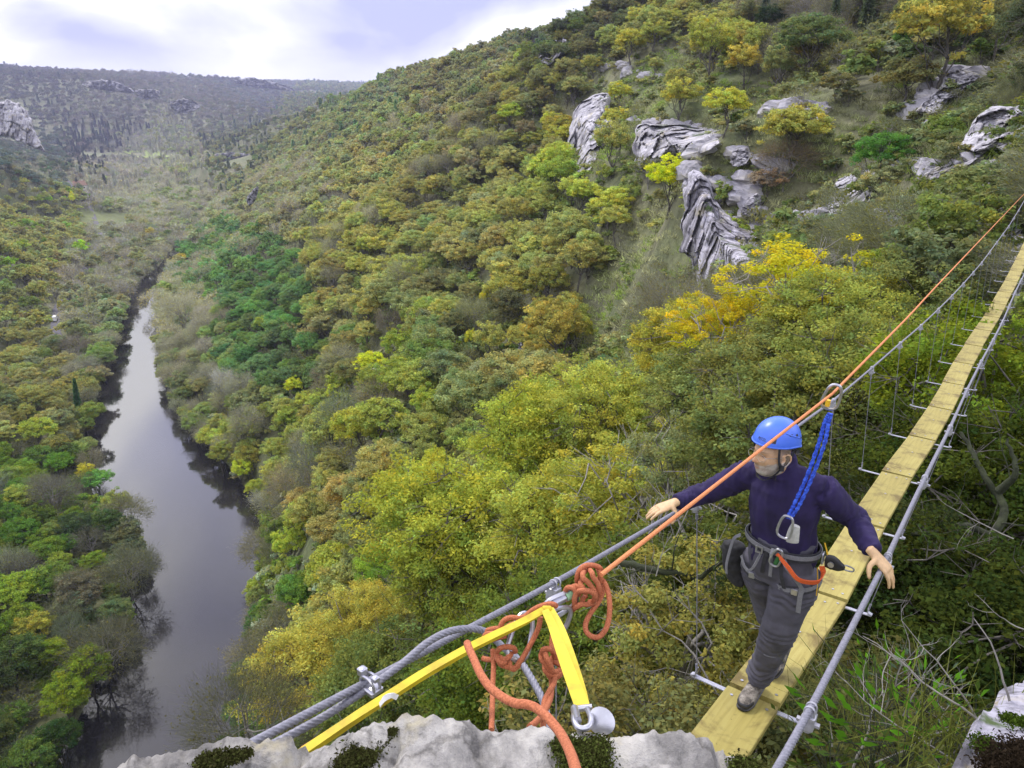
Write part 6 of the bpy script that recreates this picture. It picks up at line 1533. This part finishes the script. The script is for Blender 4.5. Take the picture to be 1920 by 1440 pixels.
def build_person():
    root = empty('person', bp(0, .02, deck_z(0)+.001)); tag(root, 'man in blue helmet, navy fleece and grey trousers walking the planks with both arms spread', 'person')
    # body
    m = MB(); torso(m, -.024); head_geo(m)
    m.tube(spline([J['neck']-ZV*.03, J['neck']+ZV*.03, hp(0, -.022, -.06), hp(0, -.02, -.02)], 4), lerp_list([.062, .056, .055, .058], 13), 20)
    arm(m, J['shR'], J['elR'], J['wrR'], -.013); arm(m, J['shL'], J['elL'], J['wrL'], -.013)
    for h, k, a in (('hipL', 'knL', 'anL'), ('hipR', 'knR', 'anR')): leg(m, J[h], J[k], J[a], -.024)
    for a in ('anL', 'anR'): m.tube(spline([J[a]+ZV*.03, J[a]-ZV*.03+FW*.0, J[a]-ZV*.05+FW*.06, J[a]-ZV*.07+FW*.13], 3), .03, 10)
    fR = (bp(-.42, -.53, -1.925)-J['wrR']); hand(m, J['wrR'], fR, Vector((0, 0, -1)), RV*.8+FW*.9, RV*.65+FW*.45-ZV*.75, curls=(.16, .14, .18, .26), spread=.08)
    fL = (bp(-.20, .60, -1.985)-J['wrL']); hand(m, J['wrL'], fL, -ZV*.9-RV*.5, FW*1.0+RV*-.2, FW*.75-ZV*.45-RV*.35, curls=(.30, .26, .30, .38), spread=.12)
    me = remesh(m.v, m.f, .0042, 2, 'body'); co = get_co(me); h = np.array([[*HR], [*HF], [*HU]]); loc = (co-np.array(J['head']))@h.T/HS
    X, Y, Z = loc.T; AX = np.abs(X); near = (np.linalg.norm(loc, axis=1) < .17)
    skin = np.array(srgb(190, 155, 120)); col = np.tile(skin, (len(co), 1)); nrm = np.array([fbm(c[0]*90, c[1]*90+c[2]*40, 2, 3) for c in loc])
    def blend(mask, c, k): nonlocal col; w = (np.clip(mask, 0, 1)*k)[:, None]; col = col*(1-w)+np.array(c)*w
    G = lambda v, c, s: np.exp(-((v-c)/s)**2)
    fr_ = near & (Y > -.03)
    beard = fr_*np.clip((-.040-Z-(np.clip(AX-.03, 0, 1)*-.55)+.0)/.010, 0, 1)*(1-.95*G(X, 0, .017)*G(Z, -.061, .006))*(Z > -.125)
    blend(beard, srgb(158, 150, 142), .88); blend(fr_*(beard > .2)*(nrm > 0), srgb(195, 190, 180), .5)
    blend(fr_*G(X, 0, .024)*G(Z, -.0435, .006)*(Y > .06), srgb(120, 95, 80), .6)
    blend(fr_*G(X, 0, .019)*G(Z, -.061, .006)*(Y > .07), srgb(165, 105, 92), .75)
    blend(fr_*G(AX, .031, .012)*G(Z, .006, .0045)*(Y > .05), srgb(40, 30, 26), .9); blend(fr_*G(AX, .030, .017)*G(Z, .030, .0045)*(Y > .05), srgb(95, 80, 68), .75)
    blend(fr_*G(AX, .031, .02)*G(Z, .014, .010)*(Y > .05), srgb(150, 105, 80), .4); blend(near*G(X, 0, .012)*G(Z, -.022, .012)*(Y > .1), srgb(200, 130, 100), .5)
    blend(near*(Y < .035)*(Z > -.06)*(AX < .0775)*np.clip((.03-Y)/.02, 0, 1)*(AX > .03), srgb(120, 108, 98), .75); blend(near*(Z > .055)*(Y < .06)*1.0, srgb(95, 84, 76), .7)
    wr = np.minimum(np.linalg.norm(co-np.array(J['wrR']), axis=1), np.linalg.norm(co-np.array(J['wrL']), axis=1)); hands = (wr < .24); blend(hands*1.0, srgb(196, 164, 122), 1.0); blend(((~hands) & (co[:, 2] < J['neck'].z-.035))*1.0, (.03, .03, .035), 1.0)
    cm = me.attributes.new('col', 'FLOAT_COLOR', 'POINT'); c4 = np.ones((len(co), 4), np.float32); c4[:, :3] = col; cm.data.foreach_set('color', c4.ravel()); me.materials.clear(); me.materials.append(skin_mat())
    link('body', me, root, True)
    # fleece
    m = MB(); torso(m, .0); arm(m, J['shR'], J['elR'], J['wrR'], .013, .012); arm(m, J['shL'], J['elL'], J['wrL'], .013, .012)
    m.tube(spline([J['neck']-ZV*.03, J['neck']+ZV*.03, J['neck']+ZV*.055+FW*.01], 4), lerp_list([.075, .068, .066], 9), 20)
    me = remesh(m.v, m.f, .007, 4, 'fleece'); me.materials.clear(); me.materials.append(M['navy'])
    axes = [(J['shR'], J['elR']), (J['elR'], J['wrR']), (J['shL'], J['elL']), (J['elL'], J['wrL'])]
    def wf(p):
        best = 9; u = 0
        for k, (a, b) in enumerate(axes):
            ab = b-a; t = max(0, min(1, (p-a).dot(ab)/ab.length_squared)); d = (p-(a+ab*t)).length
            if d < best: best = d; u = k*.3+t*ab.length
        w = 0
        if best < .085: w = .0042*math.sin(u*190+noise.noise(p*14)*7)*(.5+noise.noise(p*9))
        return w+.003+.009*noise.fractal(Vector((p.x*11, p.y*11, p.z*5)), 1, 2, 3)+.006*noise.noise(Vector((p.x*34, p.y*34, p.z*6)))
    wrinkle(me, wf); link('fleece', me, root, True)
    m = MB(); zp = J['neck']+FW*.070+ZV*.0; m.tube([zp+ZV*.04-FW*.0, zp-ZV*.03+FW*.012], .0025, 6); m.build('zip', M['black'], root)
    # trousers
    m = MB(); leg(m, J['hipL'], J['knL'], J['anL'], .008, .02); leg(m, J['hipR'], J['knR'], J['anR'], .008, .02)
    loft(m, [(J['pelv']-ZV*.11+RV*.0, RV, .125, .095), (J['pelv']-ZV*.04, RV, .158, .115), (J['pelv']+ZV*.05, RV, .160, .115), (J['waist']+ZV*.01, RV, .155, .110)], 26)
    me = remesh(m.v, m.f, .007, 4, 'trousers'); me.materials.clear(); me.materials.append(M['trouser'])
    def wt(p):
        low = max(0, min(1, (-2.70-p.z)/.2)); kn = math.exp(-((p.z+2.56)/.10)**2); cr = math.exp(-((p.z+2.26)/.07)**2)
        return .003+.010*noise.fractal(Vector((p.x*9, p.y*9, p.z*7)), 1, 2, 3)+.004*noise.noise(Vector((p.x*26, p.y*26, p.z*9)))+(.006*low+.003*kn+.004*cr)*math.sin(p.z*150+noise.noise(p*10)*6)
    wrinkle(me, wt); tr = link('trousers', me, root, True)
    for zz, (a, b), rr in ((-2.445, ('hipL', 'knL'), .073), (-2.452, ('hipL', 'knL'), .073), (-2.655, ('knL', 'anL'), .068), (-2.66, ('knL', 'anL'), .068)):
        t = (J[a].z-zz)/(J[a].z-J[b].z); c = J[a].lerp(J[b], t); ax = (J[b]-J[a]).normalized(); P = [c+(RV*math.cos(q)+FW*math.sin(q)*1.0)*rr-ZV*.012*math.sin(q) for q in [math.pi*2*k/24 for k in range(24)]]
        m = MB(); m.tube(P, .0012, 5, closed=True); m.build('seam', M['strap_grey'], tr)
    # boots
    for a, kn, lift in (('anL', 'knL', 0), ('anR', 'knR', .045)):
        A = J[a]; f = (FW*1.0-RV*.05).normalized() if a == 'anL' else (FW-ZV*.35).normalized(); sd = RV; u = sd.cross(f)*-1; u = u if u.z > 0 else -u
        base = A-u*.082 if a == 'anL' else A-u*.085
        m = MB(); loft(m, [(base-f*.072+u*.030, sd, .026, .030), (base-f*.05+u*.040, sd, .036, .040), (base+f*.0+u*.045, sd, .039, .045), (base+f*.06+u*.040, sd, .042, .037), (base+f*.12+u*.032, sd, .046, .030), (base+f*.165+u*.027, sd, .041, .025), (base+f*.190+u*.022, sd, .027, .018)], 18)
        m.tube(spline([base+u*.03-f*.012, A-f*.012, A+(J[kn]-A).normalized()*.045-f*.008], 4), lerp_list([.044, .042, .046], 9), 16)
        me = remesh(m.v, m.f, .005, 3, 'boot'); me.materials.clear(); me.materials.append(BOOT); me.materials.append(M['black']); br = link('boot', me, root, True)
        co = get_co(me); fc = np.array([np.mean([co[i] for i in p.vertices], axis=0) for p in me.polygons]); rel = (fc-np.array(base)); ff = rel@np.array(f); uu = rel@np.array(u)
        mi = ((ff > .135) & (uu < .042)) | (uu < .016); me.polygons.foreach_set('material_index', mi.astype(np.int32))
        m = MB(); P = [base-f*.078, base-f*.04, base+f*.06, base+f*.13, base+f*.185, base+f*.200]; 
        loft(m, [(base-f*.085+u*.008, u, .010, .020), (base-f*.06+u*.008, u, .012, .036), (base+f*.05+u*.007, u, .011, .042), (base+f*.13+u*.007, u, .011, .047), (base+f*.18+u*.009, u, .011, .036), (base+f*.200+u*.012, u, .009, .020)], 14); m.build('sole', M['black'], br)
        m = MB()
        for q in range(5):
            y = .035+q*.020; h_ = .088-q*.009; w = .022; m.tube([base+f*y+u*(h_-.004)-sd*w, base+f*(y+.008)+u*(h_+.002), base+f*y+u*(h_-.004)+sd*w], .0022, 5)
        m.build('lace', M['strap_black'], br)
    # helmet
    V = []; F = []; n1, n2 = 64, 22; hc = hp(0, -.012, .090)
    def hel(th, ph, k=1.0):
        dx, dy, dz = math.sin(th)*math.sin(ph), math.sin(th)*math.cos(ph), math.cos(th)
        fl = max(0, (th-1.35)/.35); x = dx*.100*k*(1+.05*fl); y = dy*.122*k*(1+.07*fl)-.004; z = dz*.106*k
        if dz < .15: z -= .010*(abs(dx))*0+(.020 if dy < -.3 else 0)*min(1, (.15-dz)*3)*min(1, (-dy-.3)*2)
        return hc+(HR*x+HF*y+HU*(z-.004))*HS
    for k in (1.0, .95):
        for i in range(n2+1):
            for j in range(n1): V.append(hel(1.72*i/n2, 2*math.pi*j/n1, k))
    S = (n2+1)*n1
    for i in range(n2):
        for j in range(n1):
            q = (j+1) % n1; F.append((i*n1+j, i*n1+q, (i+1)*n1+q, (i+1)*n1+j)[::-1]); F.append((S+i*n1+j, S+i*n1+q, S+(i+1)*n1+q, S+(i+1)*n1+j))
    for j in range(n1): q = (j+1) % n1; F.append((n2*n1+j, n2*n1+q, S+n2*n1+q, S+n2*n1+j)[::-1])
    m = MB(); m.add(V, F); hm = m.build('helmet', M['helmet'], root)
    m = MB(); m.tube([hel(1.72, 2*math.pi*j/48, .99) for j in range(48)], .0045, 8, closed=True); m.build('rim', M['helmet'], hm)
    m = MB(); m.tube([hel(1.66, 2*math.pi*j/48, .93) for j in range(48)], .006, 6, closed=True); m.build('headband', M['black'], hm)
    # his left side of the helmet faces the camera: face direction is ph=0, left is ph<0
    def patch(th0, th1, ph0, ph1, mat, nm, off=1.008):
        V = []; a = 4; F = []
        for i in range(a+1):
            for j in range(a+1): V.append(hel(th0+(th1-th0)*i/a, ph0+(ph1-ph0)*j/a, off))
        for i in range(a):
            for j in range(a): F.append((i*(a+1)+j, i*(a+1)+j+1, (i+1)*(a+1)+j+1, (i+1)*(a+1)+j))
        m = MB(); m.add(V, F); return m.build(nm, mat, hm)
    for s in (-1, 1):
        patch(1.28, 1.52, s*.62, s*.84, M['black'], 'lamp_clip')
        patch(1.08, 1.17, s*1.42, s*1.60, M['black'], 'vent'); patch(1.12, 1.22, s*1.80, s*1.94, M['black'], 'vent'); patch(1.35, 1.42, s*2.1, s*2.3, M['black'], 'vent')
        m = MB(); m.tube([hel(1.02+.05*q, s*(1.25+.12*q), 1.004) for q in range(8)], .003, 6); m.build('ridge', M['helmet'], hm)
    cu = bpy.data.curves.new('logo', 'FONT'); cu.body = 'PETZL'; cu.size = .020; cu.align_x = 'CENTER'; cu.extrude = .0006; to = bpy.data.objects.new('tmp', cu); scene.collection.objects.link(to)
    dg = bpy.context.evaluated_depsgraph_get(); dg.update(); tm = bpy.data.meshes.new_from_object(to.evaluated_get(dg)); bpy.data.objects.remove(to)
    co = get_co(tm); nw = []
    for (x, y, z) in co: nw.append(hel(1.50-y/.112, -.20-x/.125, 1.012+z*3))
    set_co(tm, np.array([tuple(v) for v in nw])); tm.materials.clear(); tm.materials.append(M['black']); link('logo', tm, hm)
    # chin straps
    m = MB()
    for s in (-1, 1):
        j = hp(s*.080, .004, -.045); m.add(*ribbon_geo(spline([hp(s*.088, .050, .072), hp(s*.084, .035, .0), hp(s*.080, .018, -.03), j], 4), HF, .012, .0012)); m.add(*ribbon_geo(spline([hp(s*.090, -.050, .062), hp(s*.088, -.03, -.015), j], 4), HF, .012, .0012))
        m.add(*ribbon_geo(spline([j, hp(s*.062, .022, -.085), hp(s*.03, .045, -.125), hp(0, .05, -.132)], 4), HF, .013, .0012)); m.box(j, .008, .010, .012)
    m.build('chin_strap', M['strap_black'], hm)
    m = MB(); m.tube(spline([hp(-.07, -.095, .025), hp(0, -.118, .010), hp(.07, -.095, .025)], 5), .009, 8); m.build('rear_cradle', M['black'], hm)
    # glasses
    g = empty('glasses', hp(0, .1, .01)); g.parent = root; g.location = hp(0, .1, .01)-root.location
    m = MB()
    for s in (-1, 1):
        c = hp(s*.033, .107, .004); P = [c+HR*(.025*math.cos(a)*math.copysign(1, 1))+HU*(.017*math.sin(a))-HF*.006*abs(math.cos(a)) for a in [2*math.pi*k/20 for k in range(20)]]; m.tube(P, .0010, 5, closed=True)
        m.tube([hp(s*.058, .100, .010), hp(s*.074, .060, .012), hp(s*.081, .0, .010), hp(s*.083, -.015, .0)], .0012, 5)
    m.tube([hp(-.008, .112, .008), hp(0, .115, .010), hp(.008, .112, .008)], .0011, 5); me = bpy.data.meshes.new('frame'); 
    me.from_pydata([tuple(Vector(v)-hp(0, .1, .01)) for v in m.v], [], m.f); me.materials.append(M['glass_frame']); o = bpy.data.objects.new('frame', me); COL.objects.link(o); o.parent = g
    # harness
    hz = bpy.data.objects.new('harness', None); COL.objects.link(hz); hz.parent = root; hz.location = J['waist']-root.location
    def hb(mb, name, mat): 
        me = bpy.data.meshes.new(name); me.from_pydata([tuple(Vector(v)-J['waist']) for v in mb.v], [], mb.f); me.materials.append(mat); me.update(); me.polygons.foreach_set('use_smooth', [True]*len(me.polygons)); o = bpy.data.objects.new(name, me); COL.objects.link(o); o.parent = hz
        try: me.set_sharp_from_angle(angle=R_(42))
        except Exception: pass
        return o
    def ringp(c, ax, a, b, n=32, tilt=0.0, q0=0, q1=2*math.pi): return [c+RV*a*math.cos(q)+FW*b*math.sin(q)+ZV*tilt*math.cos(q) for q in [q0+(q1-q0)*k/n for k in range(n+(0 if q1-q0 > 6.28 else 1))]]
    wc = J['waist']-ZV*.035
    m = MB(); m.add(*ribbon_geo(ringp(wc, ZV, .176, .128, 36, -.01), ZV, .046, .003, True)); hb(m, 'waist_pad', M['belt_dark'])
    m = MB(); m.add(*ribbon_geo(ringp(wc+ZV*.006, ZV, .184, .136, 36, -.01), ZV, .022, .0018, True)); hb(m, 'waist_belt', M['strap_grey'])
    for h, k, nm in (('hipL', 'knL', 1), ('hipR', 'knR', -1)):
        c = J[h].lerp(J[k], .10)+RV*.004*nm
        P = ringp(c, ZV, .104, .108, 30, .028*nm); m = MB(); m.add(*ribbon_geo(P, ZV, .050, .004, True)); hb(m, 'leg_loop', M['belt_dark'])
        P = ringp(c+ZV*.002, ZV, .1105, .1145, 30, .028*nm); m = MB(); m.add(*ribbon_geo(P, ZV, .021, .0016, True)); hb(m, 'leg_strap', M['strap_grey'])
        q = c+FW*.116+RV*.02*nm; m = MB(); m.box(q+ZV*.002, .015, .004, .016, Matrix((RV, FW, ZV)).transposed(), .002); hb(m, 'buckle', M['alu'])
        # strap from the waist down to the leg loop
        t0 = wc+FW*.135+RV*.035*nm; t1 = c+FW*.112-RV*.03*nm; m = MB(); m.add(*ribbon_geo(spline([t0, t0.lerp(t1, .5)+FW*.02, t1], 5), RV, .018, .0016)); hb(m, 'riser', M['belt_dark'])
    bl = wc+FW*.140+RV*(-.005); m = MB(); m.add(*ribbon_geo(spline([bl+ZV*.03, bl+FW*.02, bl-ZV*.06, bl-ZV*.13+FW*-.01], 5), RV, .016, .003)); hb(m, 'belay_loop', M['strap_grey'])
    bk = wc+FW*.138-RV*.07; m = MB()
    for e in (-1, 1): m.box(bk+RV*.014*e, .004, .004, .018, Matrix((RV, FW, ZV)).transposed(), .0015)
    for e in (-1, 1): m.box(bk+ZV*.015*e, .016, .0035, .003, Matrix((RV, FW, ZV)).transposed())
    hb(m, 'waist_buckle', M['alu'])
    # loose strap ends, left and right
    e0 = wc-RV*.19+FW*.06; m = MB(); m.add(*ribbon_geo(spline([e0, e0-RV*.03-ZV*.03, e0-RV*.045-ZV*.10, e0-RV*.055-ZV*.19, e0-RV*.050-ZV*.245], 5), FW*.6+RV*.8, .019, .0014)); hb(m, 'strap_end', M['strap_grey'])
    lc = J['hipL'].lerp(J['knL'], .10); e0 = lc+FW*.118+RV*.055; m = MB(); m.add(*ribbon_geo(spline([wc+FW*.145+RV*.05-ZV*.01, wc+FW*.17+RV*.085-ZV*.04, e0+ZV*.05+FW*.015, e0+FW*.01, e0-ZV*.10-RV*.0], 6), RV, .022, .0014)); hb(m, 'strap_end', M['strap_grey'])
    m = MB(); m.add(*ribbon_geo(spline([wc+FW*.14-RV*.06-ZV*.02, wc+FW*.155-RV*.085-ZV*.10, wc+FW*.14-RV*.12-ZV*.13, wc+FW*.10-RV*.165-ZV*.09], 6), ZV, .012, .003)); hb(m, 'gear_loop', M['strap_grey'])
    # things carried
    g0 = wc+FW*.160+RV*.02; m = MB(); 
    carabiner(m, g0+ZV*.0, Vector((0, 0, 1))+RV*.25, RV, .095, .045, .0055); rt = empty('green_carabiner', g0); tag(rt, 'steel carabiner with a green sleeve at the front of the harness', 'carabiner'); m.build('hook', M['alu'], rt)
    m = MB(); m.tube([g0+RV*.0+ZV*-.035-FW*.0, g0+RV*.012+ZV*.010], .011, 12); m.build('sleeve', M['green_sleeve'], rt)
    sl0 = g0+ZV*.02; s1 = wc+RV*.205+FW*.06-ZV*.05; m = MB(); m.add(*ribbon_geo(spline([sl0, sl0+RV*.06-ZV*.035+FW*.02, sl0+RV*.12-ZV*.085+FW*.02, s1-ZV*.045+FW*.04, s1-ZV*.015+RV*.01, s1+ZV*.02], 7), [ZV*.9+RV*.3]*36, lerp_list([.016, .02, .02, .024, .026, .024], 36), .003))
    o = m.build('orange_sling', M['red_sling']); tag(o, 'short orange red sling looped across the left thigh of the walker', 'sling')
    # black ascender at his left hip
    a0 = wc+RV*.215+FW*.05+ZV*.0; rt = empty('ascender', a0); tag(rt, 'black and steel climbing device hanging at the left hip of the walker', 'climbing device'); m = MB()
    loft(m, [(a0, ZV, .034, .010), (a0+RV*.03+FW*.0, ZV, .040, .012), (a0+RV*.06-ZV*.006, ZV, .030, .012), (a0+RV*.085-ZV*.006, ZV, .014, .010)], 14); m.build('shell', M['black'], rt)
    m = MB(); m.tube([a0+RV*.03-FW*-.018, a0+RV*.03+FW*.026], .014, 14); carabiner(m, a0+RV*.105-ZV*.004, RV, ZV, .045, .024, .0038); carabiner(m, a0-RV*.012+ZV*.01, ZV, FW, .06, .03, .004); m.build('wheel', M['alu'], rt)
    m = MB(); m.tube(spline([a0+RV*-.015+ZV*.09, a0+RV*.0+ZV*.05, a0+RV*.01+ZV*.02], 5), .0035, 6); m.tube(spline([a0-ZV*.05-RV*.03, a0-ZV*.12-RV*.02, a0-ZV*.20-RV*.015], 5), .0028, 6); m.build('cord', simple('yellow_cord', (.6, .36, .02), .7), rt)
    # pouch at his right hip
    p0 = J['hipR']-RV*.165-ZV*.045-FW*.02; m = MB(); loft(m, [(p0+ZV*.075, RV, .055, .040), (p0+ZV*.02, RV, .062, .048), (p0-ZV*.06+RV*.015, RV, .056, .045), (p0-ZV*.15+RV*.045, RV, .036, .030)], 18)
    me = remesh(m.v, m.f, .006, 3, 'pouch'); me.materials.clear(); me.materials.append(M['pouch']); wrinkle(me, lambda p: .010*noise.fractal(p*16, 1, 2, 3)); o = link('gear_pouch', me, None, True); tag(o, 'crumpled black gear pouch hanging at the right hip of the walker', 'pouch')
    # blue lanyard
    top = onS(1557, 775, -.38); bot = onS(1479, 972, -.36); rt = empty('lanyard', bot); tag(rt, 'blue elastic lanyard from the chest of the walker up to the orange rope', 'lanyard')
    for k, off in enumerate((-.011, .011)):
        P = spline([bot+RV*off*.6, bot.lerp(top, .15)+RV*(off+.010), bot.lerp(top, .45)+RV*(off+.014)-ZV*.012, bot.lerp(top, .75)+RV*(off+.010)-ZV*.010, bot.lerp(top, .92)+RV*off*.7, top+RV*off*.3], 14); N = len(P)
        m = MB(); m.tube(P, [.0088*(1+.22*math.sin(i*1.75+k)) for i in range(N)], 10, flat=.55); m.build('elastic_strand', M['lanyard'], rt)
    cb = onS(1560, 746, -.385); m = MB(); ax = (onS(1572, 722, -.39)-onS(1551, 776, -.38)); carabiner(m, cb+Vector((0, 0, .004)), ax, RV+DV*.3, .115, .062, .0062); m.build('upper_carabiner', M['alu'], rt)
    m = MB(); m.tube([cb-ZV*.012-RV*.012, cb-ZV*.040-RV*.014], .010, 10); m.build('yellow_keeper', simple('yellow_rubber', (.75, .45, .02), .5), rt)
    cb2 = onS(1473, 988, -.37); m = MB(); carabiner(m, cb2, onS(1480, 966, -.37)-onS(1467, 1010, -.37), RV, .115, .060, .0058); m.build('lower_carabiner', M['alu'], rt)
    pc = onS(1488, 1000, -.33); m = MB(); loft(m, [(pc+ZV*.042+RV*.004, RV, .020, .012), (pc+ZV*.01, RV, .026, .016), (pc-ZV*.03-RV*.002, RV, .030, .017), (pc-ZV*.045, RV, .028, .014)], 14); m.build('absorber_pouch', M['grey_fab'], rt)
def _boot():
    m, nt, N, L, B = new_mat('worn_boot_leather'); n = noise_node(nt, 28, 6, .7); r = ramp(nt, n.outputs[0], [(.36, (.03, .028, .026)), (.5, (.16, .14, .115)), (.68, (.34, .31, .26))]); L.new(r.outputs[0], B.inputs['Base Color']); B.inputs['Roughness'].default_value = .85; bump(nt, B, n.outputs[0], .5, .003); return m
BOOT = _boot()
# ---------------------------------------------------------------- assemble
build_world()
build_terrain()
build_far()
build_forest()
build_undergrowth()
build_grass()
build_cliffs()
build_stones()
build_near_rocks()
build_bridge()
build_rigging()
build_person()
build_twigs()
build_haze()
